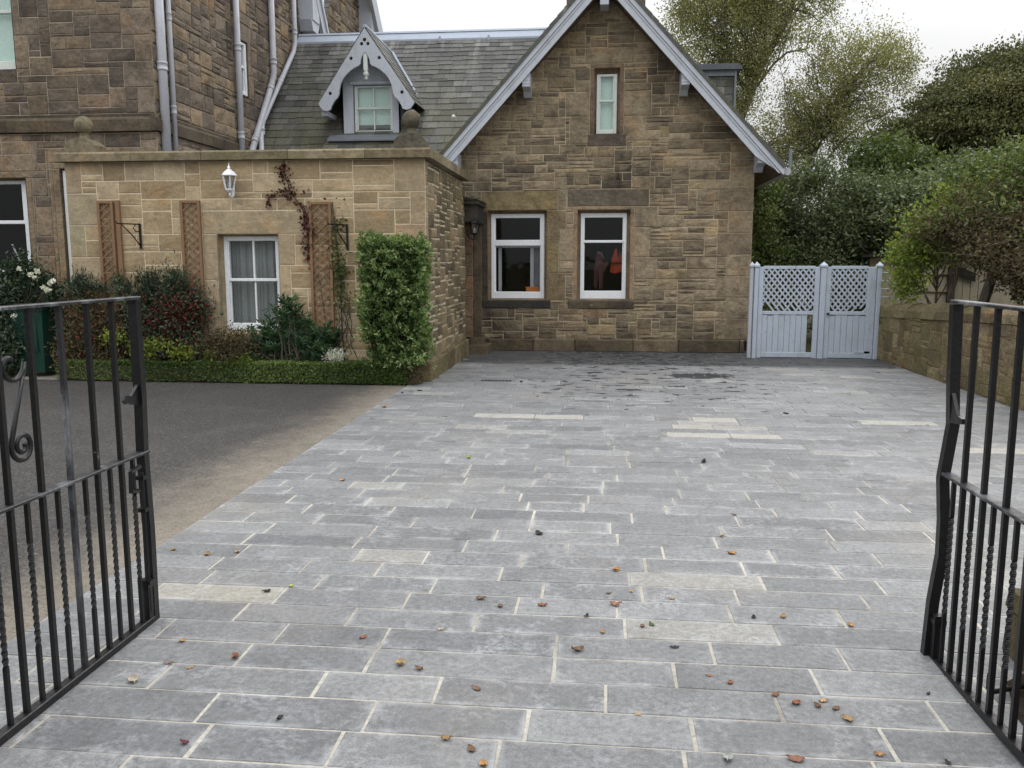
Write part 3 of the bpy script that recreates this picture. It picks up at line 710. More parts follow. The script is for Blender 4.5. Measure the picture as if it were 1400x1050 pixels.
for s in (1, -1):
    cd = 1 / math.sqrt(1 + DS * DS); sd = DS * cd; ex = .86
    P = lambda a, b, h, s=s: (X0 + s * ex - s * b * cd + s * h * sd, 14.9 + a, 5.49 - DS * ex + b * sd + h * cd)
    Ld = ex / cd
    pts = []
    for a0 in (0,):
        # the roof plane ends where it meets the main slope
        def meet(b):
            z = 5.49 - DS * ex + b * sd
            return 14.943 + (z - 3.49) / 1.076 - 14.9 + .05
        for lay in (-.03, .0):
            mb.add([P(0, 0, lay), P(meet(0), 0, lay), P(meet(Ld), Ld, lay), P(0, Ld, lay)], [(0, 1, 2, 3)], (.5, .5, 0, 1))
        mb.add([P(0, 0, -.03), P(0, 0, 0), P(0, Ld, 0), P(0, Ld, -.03)], [(0, 1, 2, 3)], (.4, .5, 0, 1))
    nrow = 11
    for r in range(nrow):
        b0 = r * Ld / nrow
        slates(mb, lambda a, b, h, b0=b0, P=P: P(a, b + b0, h), Ld / nrow * .98, meet(b0), Ld / nrow, .17, rng)
dr = mb.build('dormer_roof', M['slate'], dor)
mb = MB()
mb.tube([(X0, 14.88, 5.50), (X0, 16.84, 5.50)], .032, 8)
for s in (1, -1):                    # lead flashing in the valley
    mb.tube([(X0 + s * .9, 15.66, 4.22), (X0 + s * .02, 16.8, 5.50)], [.03, .03], 6)
mb.build('ridge', M['ridge'], dr)
zz = lambda z: 4.17 + (z - 4.10) * .878
def barge_outline(s):
    """one half of the pierced bargeboard, apex to foot, then back along its scalloped lower edge"""
    up = [(0, 5.575), (.845, 5.575 - 1.68 * .845 + .02)]
    foot = [(.80, 4.10), (.77, 4.06), (.70, 4.035)]
    low = [(.635, 4.06), (.615, 4.12), (.58, 4.19), (.54, 4.25), (.495, 4.295), (.49, 4.325), (.475, 4.34), (.468, 4.42), (.445, 4.53), (.40, 4.635), (.335, 4.725), (.255, 4.80), (.17, 4.855),
           (.105, 4.885), (.10, 4.905), (.085, 4.91), (.08, 4.97), (.06, 5.04), (.03, 5.10), (0, 5.135)]
    return [(X0 + s * a, zz(b)) for a, b in up + foot + low]
from mathutils import Vector
from mathutils.geometry import tessellate_polygon
def flat_with_holes(mb, outer, holes, fn, d0, d1):
    polys = [outer] + holes
    tri = tessellate_polygon([[Vector((a, b, 0)) for a, b in p] for p in polys])
    flat = [p for q in polys for p in q]; n = len(flat)
    fs = [tuple(t) for t in tri] + [tuple(n + i for i in t[::-1]) for t in tri]
    b = 0
    for p in polys:
        k = len(p)
        fs += [(b + i, b + (i + 1) % k, n + b + (i + 1) % k, n + b + i) for i in range(k)]; b += k
    mb.add([fn(a, c, d0) for a, c in flat] + [fn(a, c, d1) for a, c in flat], fs)
circ = lambda x, z, r: [(x + r * math.cos(q * math.pi / 5), z + r * math.sin(q * math.pi / 5)) for q in range(10)]
for s in (1, -1):
    mb = MB(); ol = barge_outline(s)
    hs = [circ(X0 + s * .245, zz(5.02), .03), circ(X0 + s * .63, zz(4.37), .03), circ(X0 + s * .055, zz(5.285), .03)]
    flat_with_holes(mb, ol, hs, lambda a, b, d: (a, d, b), 14.93, 14.885)
    o = mb.build('bargeboard', M['lilac'], dor)
mb = MB(); mb.prism(circ(X0, zz(5.36), .03), lambda a, b, d: (a, d, b), 14.884, 14.880); mb.build('trefoil_hole', M['dark_room'], dor)
mb = MB(); mb.box(X0 - .035, X0 + .035, 14.9, 14.96, zz(4.80), zz(5.12)); mb.build('pendant', M['white_old'], dor)
mb = MB(); mb.lathe((X0, 14.93, zz(4.80) - .165), [(.0, 0), (.025, .01), (.035, .035), (.02, .06), (.05, .08), (.055, .11), (.03, .15), (.045, .17)], 10); mb.build('drop_finial', M['white_old'], dor, smooth=True)
for s in (1, -1):
    mb = MB(); mb.box(X0 + s * .76 - .05, X0 + s * .76 + .05, 14.96, 15.5, 4.05, 4.13); mb.build('corbel', M['lilac'], dor)
mb = MB(); mb.prism([(14.98, 3.62), (15.22, 3.74), (15.22, 3.78), (14.98, 3.645)], lambda a, b, d: (d, a, b), -4.78, -3.36); mb.build('flashing', M['lead'], dor)

# doorway recess between the cottage and the garden room, its hood and step
mb = MB()
for k in range(6):
    mb.fbox(FACADE, -2.54, -2.21, .22 + k * .36, .575 + k * .36, 0, .045, (.27 + .02 * (k % 3), .195, .125, 0), ch=.008)
mb.build('door_jamb', M['gable_stone'], cot)
mb = MB(); mb.fbox(FACADE, -2.205, -2.06, .22, 2.42, 0, .03, ch=.01); mb.build('dark_strip', M['dressed_dark'], cot)  # strip of darker stone beside the doorway
mb = MB(); mb.box(-2.44, -2.02, 13.95, 14.89, 2.18, 2.46); mb.box(-2.46, -1.985, 13.9, 14.89, 2.46, 2.53); mb.prism([(-2.46, 2.53), (-1.97, 2.53), (-2.3, 2.6), (-2.46, 2.6)], lambda a, b, d: (a, d, b), 13.88, 14.89)
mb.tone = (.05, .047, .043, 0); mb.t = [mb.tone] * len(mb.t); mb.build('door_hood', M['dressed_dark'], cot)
mb = MB(); mb.box(-2.2, -1.86, 14.2, 14.78, -.01, .14); mb.box(-2.2, -1.98, 14.5, 14.79, .14, .24); mb.build('doorstep', M['dressed_dark'], cot)
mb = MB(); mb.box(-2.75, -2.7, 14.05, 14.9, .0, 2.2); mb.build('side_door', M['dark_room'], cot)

# ------------------------------------------------------------------ garden room (flat-roofed extension)
ext = thing('house_extension', (-4.6, 10.9, 0), 'flat roofed yellow sandstone extension with ball finials and stone coping', 'house extension')
e_open = [(-4.99, -4.17, .60, 1.90)]
SM = lambda k: (random.Random(k).uniform(.36, .46), random.Random(k).uniform(.29, .34), .2, 0)
e_dress = [(-5.19, -3.80, 1.90, 2.2, (.43, .345, .225, 0)), (-5.19, -4.99, 1.3, 1.9, (.42, .335, .22, 0)), (-5.19, -4.99, .6, 1.3, (.44, .35, .235, 0)), (-4.17, -3.95, 1.5, 1.9, (.42, .33, .215, 0)), (-4.17, -4.02, 1.1, 1.5), (-4.17, -3.95, .6, 1.1)]
for k, (a, b) in enumerate(((2.43, 2.83), (2.02, 2.43), (1.6, 2.02), (1.2, 1.6), (.8, 1.2), (.4, .8), (0, .4))):
    e_dress.append((-2.62 if k % 2 == 0 else -2.42, -2.22, a, b, (.40 + .02 * (k % 3), .315 + .01 * (k % 2), .205, 0)))
    e_dress.append((-7.04, -6.62 if k % 2 else -6.82, a, b, (.42 - .02 * (k % 3), .33, .215, 0)))
mb = MB(); stone_wall(mb, EXTF, -7.04, -2.22, 0, 2.83, e_open, e_dress, cell=.105, seed=17, gap=.0075, depth=.004, rock=.008, wr=(2, 6), hr=(1, 3), jit=.003, vc=.083)
mb.mi = 0; reveal(mb, EXTF, *e_open[0], .13, (.36, .29, .19, 0), (-4.96, -4.2, .635, 1.87))
mb.mi = 1; mb.add([(-7.04, 10.9, 0), (-7.04, 11.5, 0), (-7.04, 11.5, 2.83), (-7.04, 10.9, 2.83)], [(0, 1, 2, 3)])
mb.build('front_wall', [M['sand_stone'], M['mortar_sand']], ext)
mb = MB()
def side_tone(u, v, t, rng):
    if u < 11.12: return (.38, .31, .2, 0)
    return t
stone_wall(mb, EXTS, 10.9, 14.05, .25, 2.80, [], [(10.9, 11.02, .25 + k * .32, .57 + k * .32, (.40, .32, .21, 0)) for k in range(7)], cell=.1, seed=23, gap=.011, depth=.006, rock=.016, wr=(2, 4), hr=(1, 3), jit=.018, vc=.066)
mb.mi = 0; mb.add([(-2.22, 14.05, 0), (-2.6, 14.05, 0), (-2.6, 14.05, 2.8), (-2.22, 14.05, 2.8)], [(0, 1, 2, 3)], (.3, .5, 0, 1))
mb.build('side_wall', [M['side_stone'], M['mortar_side']], ext)
mb = MB(); rng = random.Random(3); y = 10.86
mb.fbox(EXTF, -2.5, -2.162, -.01, .25, .0, .05, (.5, .5, 0, 1), ch=.012)
while y < 14.0:
    l = rng.uniform(.5, .8); mb.fbox(EXTS, y + .003, min(y + l, 14.05) - .003, -.01, .25 + .02 * (y - 10.9) / 3, 0, .055, (rng.random(), .5, 0, 1), ch=.012); y += l
mb.build('plinth', M['rubble'], ext)
mb = MB(); rng = random.Random(9)
def cop(x0, x1, y0, y1):
    mb.add([(x0, y0, 2.835), (x1, y0, 2.835), (x1, y1, 2.835), (x0, y1, 2.835), (x0, y0, 2.93), (x1, y0, 2.93), (x1, y1, 2.93), (x0, y1, 2.93),
            (x0, y0 + .03, 2.955), (x1, y0 + .03, 2.955), (x1, y1 - .03, 2.955), (x0, y1 - .03, 2.955)],
           [(0, 3, 2, 1), (0, 1, 5, 4), (1, 2, 6, 5), (2, 3, 7, 6), (3, 0, 4, 7), (4, 5, 9, 8), (6, 7, 11, 10), (8, 9, 10, 11), (5, 6, 10, 9), (7, 4, 8, 11)], (rng.random(), .5, 0, 1))
x = -7.12
for l in (1.05, .95, 1.15, 1.0, .85): cop(x + .003, min(x + l, -2.135) - .003, 10.8, 11.13); x += l
y = 11.133
for l in (.95, 1.0, .97): cop(-2.45, -2.135, y + .003, y + l - .003); y += l
mb.build('coping', M['coping'], ext)
mb = MB(); mb.box(-7.0, -2.3, 11.135, 14.2, 2.55, 2.62); mb.build('flat_roof', M['lead'], ext)
for x in (-6.785, -2.405):
    mb = MB()
    mb.prism([(-.2, 2.956), (.2, 2.956), (.2, 3.05), (.16, 3.09), (.08, 3.135), (-.08, 3.135), (-.16, 3.09), (-.2, 3.05)], lambda a, b, d, x=x: (x + a, d, b), 10.84, 11.12)
    mb.lathe((x, 10.98, 3.13), [(.07, 0), (.055, .05), (.06, .09)], 14)
    mb.t = [(.13, .115, .085, 0) if x > -4 else (.25, .21, .14, 0)] * len(mb.t); o = mb.build('finial_base', M['dressed_dark'], ext)
    mb = MB(); mb.lathe((x, 10.98, 3.315), [(.118 * math.sin(q * math.pi / 14), -.118 * math.cos(q * math.pi / 14)) for q in range(15)], 22)
    mb.t = [(.13, .115, .085, 0) if x > -4 else (.27, .23, .155, 0)] * len(mb.t); mb.build('ball', M['dressed_dark'], o, smooth=True)
sash(ext, EXTF, -4.965, -4.195, .63, 1.875, .11, 1.305, fw=.05, bot=.1, top=.06, rail_h=.04, vbars=(-4.565,), curtain=True)
mb = MB(); mb.fbox(EXTF, -5.05, -4.1, .5, .598, -.2, .04, (.4, .32, .21, 0), ch=.012); mb.build('window_sill', M['sand_stone'], ext)
room(ext, EXTF, -5.4, -3.8, .3, 2.2, .42, 2.5)

# ------------------------------------------------------------------ tall house
tow = thing('tall_stone_house', (-9, 11.5, 0), 'tall dark brown stone house with white sash windows and grey drainpipes', 'house')
t_open = [(-8.98, -8.02, 1.34, 2.70), (-7.5, -6.7, 1.05, 2.82), (-9.0, -8.03, 4.16, 5.9)]
PB = (.26, .20, .135, 0)
t_dress = [(-8.02, -7.93, 1.34, 2.7, PB), (-9.1, -7.93, 2.7, 2.79, PB), (-9.2, -7.83, 2.79, 3.02), (-7.6, -7.5, 1.05, 2.82, (.33, .25, .165, 0)), (-7.66, -7.6, 1.05, 2.9, (.3, .23, .155, 0)), (-7.66, -6.6, 2.9, 3.1, (.33, .25, .165, 0)), (-7.6, -6.6, 2.82, 2.9, (.34, .26, .17, 0)), (-7.9, -7.66, 1.9, 2.3), (-7.93, -7.7, 2.45, 2.7), (-8.03, -7.83, 4.16, 4.6), (-8.03, -7.93, 4.6, 5.3)]
for k in range(9): t_dress.append((-6.48 if k % 2 else -6.3, -6.06, 3.55 + k * .34, 3.89 + k * .34))
t_dress.append((-9.6, -6.06, 3.05, 3.29)); t_dress.append((-9.6, -6.06, 3.29, 3.55))
mb = MB(); stone_wall(mb, TOWF, -9.6, -6.06, 0, 6.6, t_open, t_dress[:-2] + [(-9.6, -6.06, 3.29, 3.55, (.1, .08, .06, 0))], cell=.11, seed=41, gap=.0058, depth=.007, rock=.012, wr=(2, 6), hr=(1, 3), jit=.005, vc=.088, soot=lambda u, v: .25 if v > 3.5 else 0)
mb.mi = 0
for o_, to in zip(t_open, ((-8.945, -8.065, 1.375, 2.675), (-7.485, -6.725, 1.085, 2.795), (-8.975, -8.055, 4.185, 5.875))): reveal(mb, TOWF, *o_, .14, (.2, .155, .105, 0), to)
mb.build('front_wall', [M['tower_stone'], M['mortar_tower']], tow)
s_open = [(14.2, 14.72, 4.3, 5.22)]
mb = MB(); stone_wall(mb, TOWS, 11.5, 18.05, 2.6, 10.6, s_open, [(14.1, 14.2, 4.3, 5.3), (14.72, 14.95, 4.3, 4.7), (14.72, 14.85, 4.7, 5.3), (14.1, 14.9, 5.22, 5.5), (11.5, 18.05, 3.29, 3.55, (.12, .095, .065, 0))], [(-1.36, 1, 6.4 - 1.36 * 11.5), (1.36, 1, 6.4 + 1.36 * 18.05)], cell=.1, seed=43, gap=.0075, depth=.01, rock=.022, wr=(2, 5), hr=(1, 3), jit=.005, vc=.088)
mb.mi = 0; reveal(mb, TOWS, *s_open[0], .1, (.2, .155, .105, 0), (14.245, 14.675, 4.345, 5.195))
mb.mi = 1; mb.add([(-9.6, 11.5, 0), (-9.6, 18.05, 0), (-9.6, 18.05, 6.5), (-9.6, 14.8, 10.8), (-9.6, 11.5, 6.5)], [(0, 1, 2, 3, 4)]); mb.add([(-9.6, 18.05, 0), (-6.06, 18.05, 0), (-6.06, 18.05, 6.4), (-9.6, 18.05, 6.4)], [(0, 1, 2, 3)])
mb.build('side_wall', [M['tower_stone'], M['mortar_tower']], tow)
mb = MB(); rng = random.Random(6); u = -9.6          # weathered string course on both faces
while u < -6.07:
    l = rng.uniform(.6, .75); e_ = min(u + l, -6.02)
    mb.prism([(-.05, 3.31), (.055, 3.31), (.06, 3.46), (-.05, 3.56)], lambda a, b, d: (d, 11.5 - a, b), u + .002, e_ - .002, (rng.random(), .5, .4, 1)); u += l
y = 11.44
while y < 15:
    l = rng.uniform(.6, .8)
    mb.prism([(-.05, 3.31), (.055, 3.31), (.06, 3.46), (-.05, 3.56)], lambda a, b, d: (-6.06 + a, d, b), y + .002, y + l - .002, (rng.random(), .5, .4, 1)); y += l
mb.build('string_course', M['dressed_dark'], tow)
sash(tow, TOWF, -8.95, -8.06, 1.37, 2.68, .12, 2.1, fw=.11, bot=.07, top=.05, rail_h=.05)
sash(tow, TOWF, -7.49, -6.72, 1.08, 2.8, .03, 2.0, fw=.075, bot=.08, top=.05, rail_h=.05, curtain=True)
sash(tow, TOWF, -8.98, -8.05, 4.18, 5.88, .1, 4.95, mat='white_old', fw=.05, bot=.12, top=.05, rail_h=.045, glass='glass_pale', blind=.6)
sash(tow, TOWS, 14.24, 14.68, 4.34, 5.2, .0, 4.8, fw=.05, bot=.07, top=.04, rail_h=.04)
room(tow, TOWF, -9.4, -7.7, 1, 2.95, .135, 2.5); room(tow, TOWF, -7.65, -6.5, 1, 2.95, .3, 2.4); room(tow, TOWF, -9.2, -7.9, 4, 6.1, .25, .6); room(tow, TOWS, 14.0, 15, 4.2, 5.3, .2, 1.2)
mb = MB()                            # roof: gable to the right-hand side, ridge along x
for s, y0 in ((1, 11.3), (-1, 18.25)):
    P = lambda a, b, h: (-10 + a, y0 + s * b * .592, 6.25 + b * .806 + h)
    mb.add([P(0, 0, 0), P(4.2, 0, 0), P(4.2, 5.86, 0), P(0, 5.86, 0), P(0, 0, .06), P(4.2, 0, .06), P(4.2, 5.86, .06), P(0, 5.86, .06)], [(0, 1, 2, 3), (4, 5, 6, 7), (0, 1, 5, 4), (1, 2, 6, 5)], (.4, .5, 0, 1))
mb.build('roof', M['slate'], tow)
mb = MB(); mb.prism([(14.9, 11.0), (18.35, 6.1), (18.2, 5.85), (14.9, 10.55)], lambda a, b, d: (d, a, b), -5.82, -5.74); mb.prism([(14.9, 11.0), (18.38, 6.1), (18.33, 6.02), (14.9, 10.9)], lambda a, b, d: (d, a, b), -5.74, -5.71)
mb.prism([(14.9, 11.0), (11.25, 6.1), (11.4, 5.85), (14.9, 10.55)], lambda a, b, d: (d, a, b), -5.82, -5.74); mb.build('bargeboard', M['lilac'], tow)
mb = MB(); mb.box(-6.05, -5.75, 17.35, 17.75, 6.3, 7.2); mb.prism([(17.3, 6.3), (17.8, 6.3), (17.7, 6.1), (17.4, 6.1)], lambda a, b, d: (d, a, b), -6.04, -5.77); mb.build('eaves_bracket', M['lilac'], tow)
# far wing of the same house, above the slate ridge
mb = MB(); stone_wall(mb, Fr('side', -6.3), 19.2, 23.6, 5.0, 9.5, [], cell=.12, seed=51, gap=.005, depth=.015, rock=.03, wr=(2, 5), hr=(1, 3))
mb.mi = 0; mb.add([(-6.3, 19.2, 5), (-9, 19.2, 5), (-9, 19.2, 9.5), (-6.3, 19.2, 9.5)], [(0, 1, 2, 3)]); mb.build('far_wall', [M['tower_stone'], M['mortar_tower']], tow)
mb = MB(); mb.prism([(19.0, 12.0), (23.9, 7.15), (23.6, 6.9), (19.0, 11.3)], lambda a, b, d: (d, a, b), -5.95, -5.86); mb.build('bargeboard', M['lilac'], tow)
mb = MB(); mb.box(-6.3, -5.95, 22.6, 23.1, 7.3, 8.3); mb.build('eaves_bracket', M['lilac'], tow)
mb = MB(); P = lambda a, b, h: (-7.5 + a, 18.3 + b * .66 - h * .75, 6.0 + b * .75 + h * .66)
mb.add([P(0, 0, 0), P(1.5, 0, 0), P(1.5, 5, 0), P(0, 5, 0)], [(0, 1, 2, 3)], (.3, .5, 0, 1)); slates(mb, P, 5, 1.5, .2, .3, random.Random(5)); mb.build('valley_roof', M['slate'], tow)
mb = MB(); mb.tube([(-6.0, 18.6, 5.7), (-6.0, 19.0, 9.2)], .04, 6); mb.build('lead_flashing', M['white_metal'], tow)
def pipe(pts, r=.05, collars=(), shoe=False):
    mb = MB(); mb.tube(pts, r, 12); o = mb.build('drainpipe', M['pipe'], tow, smooth=True)
    for c, d in collars:
        mb = MB(); c = np.array(c, float); d = np.array(d, float) / np.linalg.norm(d)
        mb.tube([c - d * .06, c - d * .05, c - d * .035, c - d * .03, c + d * .03, c + d * .035, c + d * .05, c + d * .06], [r, r * 1.22, r * 1.22, r * 1.12, r * 1.12, r * 1.22, r * 1.22, r], 12)
        mb.build('collar', M['pipe'], o, smooth=True)
up = (0, 0, 1)
pipe([(-5.99, 11.62, 2.4), (-5.99, 11.62, 6.3)], .062, [((-5.99, 11.62, 4.18), up), ((-5.99, 11.62, 5.9), up)])
pipe([(-6.0, 11.9, 2.4), (-6.0, 11.9, 6.5)], .035, [((-6.0, 11.9, 3.65), up), ((-6.0, 11.9, 4.9), up)])
pipe([(-5.98, 14.15, 2.7), (-5.98, 14.15, 6.6)], .05, [((-5.98, 14.15, 3.62), up), ((-5.98, 14.15, 5.02), up), ((-5.98, 14.15, 6.2), up)])
pipe([(-5.98, 15.72, 7.6), (-5.98, 15.72, 4.95), (-5.98, 15.6, 4.72), (-5.98, 14.55, 3.4), (-5.98, 14.2, 2.95)], .055, [((-5.98, 15.72, 5.15), up), ((-5.98, 14.72, 3.63), (0, .8, 1)), ((-5.98, 15.55, 4.66), (0, .8, 1))])
pipe([(-5.96, 16.85, 7.6), (-5.96, 16.85, 5.75), (-5.96, 16.75, 5.55), (-5.96, 15.05, 3.98), (-5.94, 14.9, 3.7), (-5.88, 14.75, 3.5), (-5.75, 14.4, 3.15), (-5.75, 14.3, 2.9)], .045, [((-5.96, 16.85, 5.95), up), ((-5.96, 16.0, 4.86), (0, .92, 1)), ((-5.94, 14.95, 3.8), up)])
#@@PART3
# ------------------------------------------------------------------ stone boundary wall on the right
FL = type('FrL', (), {})()
def left_frame(k):
    f = Fr('x', k); f.p = lambda u, v, d: (k - d, u, v); return f
bw = thing('boundary_wall', (4.42, 9, 0), 'mossy rubble boundary wall with rounded cope beside the white timber gate', 'stone wall')
WF = left_frame(4.42); top = lambda y: .68 + .044 * (14.05 - y)
mb = MB(); stone_wall(mb, WF, 5.0, 14.3, 0, 1.1, [], [], [(.044, 1, .68 + .044 * 14.05)], cell=.11, seed=61, gap=.006, depth=.007, rock=.009, wr=(1, 4), hr=(1, 3), jit=.04, vc=.08)
mb.mi = 1; mb.add([(4.8, 5, 0), (4.8, 14.3, 0), (4.8, 14.3, .68), (4.8, 5, top(5))], [(0, 1, 2, 3)]); mb.add([(4.42, 5, 0), (4.8, 5, 0), (4.8, 5, top(5)), (4.42, 5, top(5))], [(0, 1, 2, 3)])
mb.build('wall_face', [M['rubble'], M['mortar_rubble']], bw)
mb = MB(); rng = random.Random(62); y = 5.0
while y < 14.25:
    l = rng.uniform(.45, .8); y1 = min(y + l, 14.3); prof = []
    rr = rng.uniform(.19, .235)
    for q in range(9):
        w_ = math.pi * q / 8; prof.append((4.61 - .215 * math.cos(w_) * (1 + .03 * rng.uniform(-1, 1)), rr * math.sin(w_) ** .75 + .005))
    n = len(prof); vs = []
    for yy, s in ((y + .004, .97), ((y + y1) / 2, 1.0), (y1 - .004, .96)):
        vs += [(4.61 + (a - 4.61) * s + rng.uniform(-.004, .004), yy, top(yy) + b * s) for a, b in prof]
    fs = [(k * n + i, k * n + i + 1, (k + 1) * n + i + 1, (k + 1) * n + i) for k in range(2) for i in range(n - 1)]
    fs += [tuple(range(n)), tuple(range(3 * n - 1, 2 * n - 1, -1)), (0, n, 2 * n, 3 * n - 1, 2 * n - 1, n - 1)]
    mb.add(vs, fs, (rng.random(), .5, .1, 1)); y = y1
mb.build('cope', M['rubble'], bw, smooth=False)

# ------------------------------------------------------------------ shed behind the wall
sh = thing('garden_shed', (5.3, 14.6, 0), 'small weathered beige boarded shed behind the stone wall under the climber', 'shed')
mb = MB(); rng = random.Random(64)
for k in range(6):
    z0 = .02 + k * .262; t0, t1 = rng.uniform(-.012, .012), rng.uniform(-.02, .02)
    q = [(4.82, z0 + t0), (5.58, z0 + t1), (5.58, z0 + t1 + .28), (4.82, z0 + t0 + .28)]
    mb.add([(u, 14.575, v) if i < 2 else (u, 14.615, v) for i, (u, v) in enumerate(q)] + [(u, 14.63, v) for u, v in q], [(0, 1, 2, 3), (0, 4, 5, 1), (1, 5, 6, 2), (0, 3, 7, 4)], (.5, .5, 0, 1))
mb.box(4.84, 6.6, 14.64, 16.2, 0, 1.6)
mb.build('boarded_wall', M['shed'], sh)
mb = MB(); mb.box(5.585, 5.69, 14.53, 14.63, 0, 1.58); mb.build('corner_post', M['bark'], sh)
mb = MB(); mb.prism([(4.72, 1.62), (6.8, 1.68), (6.8, 1.73), (4.72, 1.67)], lambda a, b, d: (a, d, b), 14.45, 16.3); mb.prism([(5.7, 1.32), (5.98, 1.22), (5.98, 1.36), (5.7, 1.47)], lambda a, b, d: (a, d, b), 14.5, 14.53); mb.build('felt_roof', M['dark_room'], sh)
mb = MB()
for k in range(4): mb.box(5.7 + k * .12, 5.81 + k * .12, 14.56, 14.6, 0, 1.3)
mb.build('side_door', M['shed'], sh)

# ------------------------------------------------------------------ white timber gates with lattice
def lattice(mb, fr, u0, u1, v0, v1, sp, w, d, rng, both=True, broken=0.0, ang=1.25, flip=False):
    """two layers of diagonal slats clipped to a rectangle"""
    box = [(1, 0, u1), (-1, 0, -u0), (0, 1, v1), (0, -1, -v0)]
    H = v1 - v0; dx = H / ang
    for lay, s in (((0, -1), (1, 1)) if flip else ((0, 1), (1, -1))):
        if lay and not both: break
        c = u0 - dx - sp if s > 0 else u0
        end = u1 if s > 0 else u1 + dx + sp
        while c < end:
            j = rng.uniform(-.004, .004); ww = w * math.sqrt(1 + 1 / ang ** 2) / 2
            lo = v0
            if rng.random() < broken: lo = v0 + rng.uniform(.04, .13)
            a0 = c + j; t0 = (lo - v0) / H
            p = [(a0 + s * dx * t0 - ww, lo), (a0 + s * dx * t0 + ww, lo), (a0 + s * dx + ww, v1), (a0 + s * dx - ww, v1)]
            p = clip(p, box)
            if len(p) >= 3: mb.prism(p, lambda a, b, dd: fr.p(a, b, dd), d + lay * .011, d + lay * .011 + .009)
            c += sp
GF = Fr('front', 14.15)
def tip_post(u0, u1, h, parent=None, label=None, d0=-.05, d1=.04):
    mb = MB(); mb.fbox(GF, u0, u1, -.01, h - .07, d0, d1, ch=.008)
    m = (u0 + u1) / 2; dm_ = (d0 + d1) / 2; e = .012
    a = [GF.p(u0 - e, h - .07, d0 - e), GF.p(u1 + e, h - .07, d0 - e), GF.p(u1 + e, h - .07, d1 + e), GF.p(u0 - e, h - .07, d1 + e)]
    b = [GF.p(u0 - e, h - .045, d0 - e), GF.p(u1 + e, h - .045, d0 - e), GF.p(u1 + e, h - .045, d1 + e), GF.p(u0 - e, h - .045, d1 + e)]
    mb.add(a + b + [GF.p(m, h + .015, dm_)], [(0, 1, 2, 3)] + [(i, (i + 1) % 4, 4 + (i + 1) % 4, 4 + i) for i in range(4)] + [(4 + i, 4 + (i + 1) % 4, 8) for i in range(4)])
    return mb
def gate_leaf(u0, u1, label, gap_at=None, seed=1, wide_right=False, broken=.2):
    rng = random.Random(seed)
    g = thing('lattice_gate', ((u0 + u1) / 2, 14.15, 0), label, 'gate', 'pair of timber gates by the cottage corner')
    sw = .075
    for a, b in ((u0, u0 + sw), (u1 - (.13 if wide_right else sw), u1)):
        mb = MB(); mb.fbox(GF, a, b, .0, 1.46, -.03, .012, ch=.005); mb.build('stile', M['gatewhite'], g)
    il, ir = u0 + sw, u1 - (.13 if wide_right else sw)
    for a, b in ((1.425, 1.475), (.70, .755), (.01, .09)):
        mb = MB(); mb.fbox(GF, il, ir, a, b, -.03, .004, ch=.004); mb.build('rail', M['gatewhite'], g)
    mb = MB(); lattice(mb, GF, il, ir, .755, 1.425, .088, .026, -.018, rng, True, broken); mb.build('lattice', M['gatewhite'], g)
    n = max(3, round((ir - il) / .088)); wd = (ir - il) / n
    mb = MB()
    for k in range(n):
        a = il + k * wd
        if gap_at is not None and abs(a + wd / 2 - gap_at) < wd * .55: continue
        zb = rng.choice([.012, .012, .014, .03]); mb.fbox(GF, a + .002, a + wd - .002, zb, .70 + rng.uniform(-.02, .0), -.028, -.006 + rng.uniform(-.003, .003), ch=.004)
    mb.build('boards', M['gatewhite'], g)
    return g
gl = gate_leaf(2.525, 3.475, 'weathered white lattice topped gate leaf with one board missing', gap_at=3.36, seed=3, broken=.6)
gr_ = gate_leaf(3.575, 4.34, 'weathered white lattice topped gate leaf complete with all its boards', seed=4, wide_right=True, broken=.5)
mb = MB(); mb.lathe((3.62, 14.115, .70), [(0, 0), (.022, .005), (.026, .02), (.018, .035), (0, .04)], 10); mb.build('knob', M['black_iron'], gr_)
mb = MB(); mb.fbox(GF, 4.05, 4.3, .085, .12, -.006, .012); mb.build('cleat', M['gatewhite'], gr_)
for u0, u1, h, lb, m_ in ((2.385, 2.445, 1.53, 'greyish gate post against the cottage corner', 'pipe'), (2.455, 2.518, 1.53, 'pointed white post hinging the gate leaf with a missing board', 'gatewhite'), (3.483, 3.567, 1.53, 'pointed white post between the two lattice gate leaves', 'gatewhite'), (4.348, 4.412, 1.53, 'pointed white post where the gate meets the rubble wall', 'gatewhite')):
    o = tip_post(u0, u1, h, d1=.045 if m_ != 'pipe' else .01).build('gate_post', M[m_], origin=((u0 + u1) / 2, 14.15, 0)); tag(o, lb, 'gate post', 'pointed posts of the timber gates')
mb = MB()
for k in range(4): mb.tube([(4.42, 14.3, .98 + k * .13), (4.62, 14.4, .98 + k * .13)], .008, 6)
tag(mb.build('wire_fence', M['gatewhite'], origin=(4.5, 14.35, .9)), 'short run of pale horizontal wires beside the gate post', 'fence')

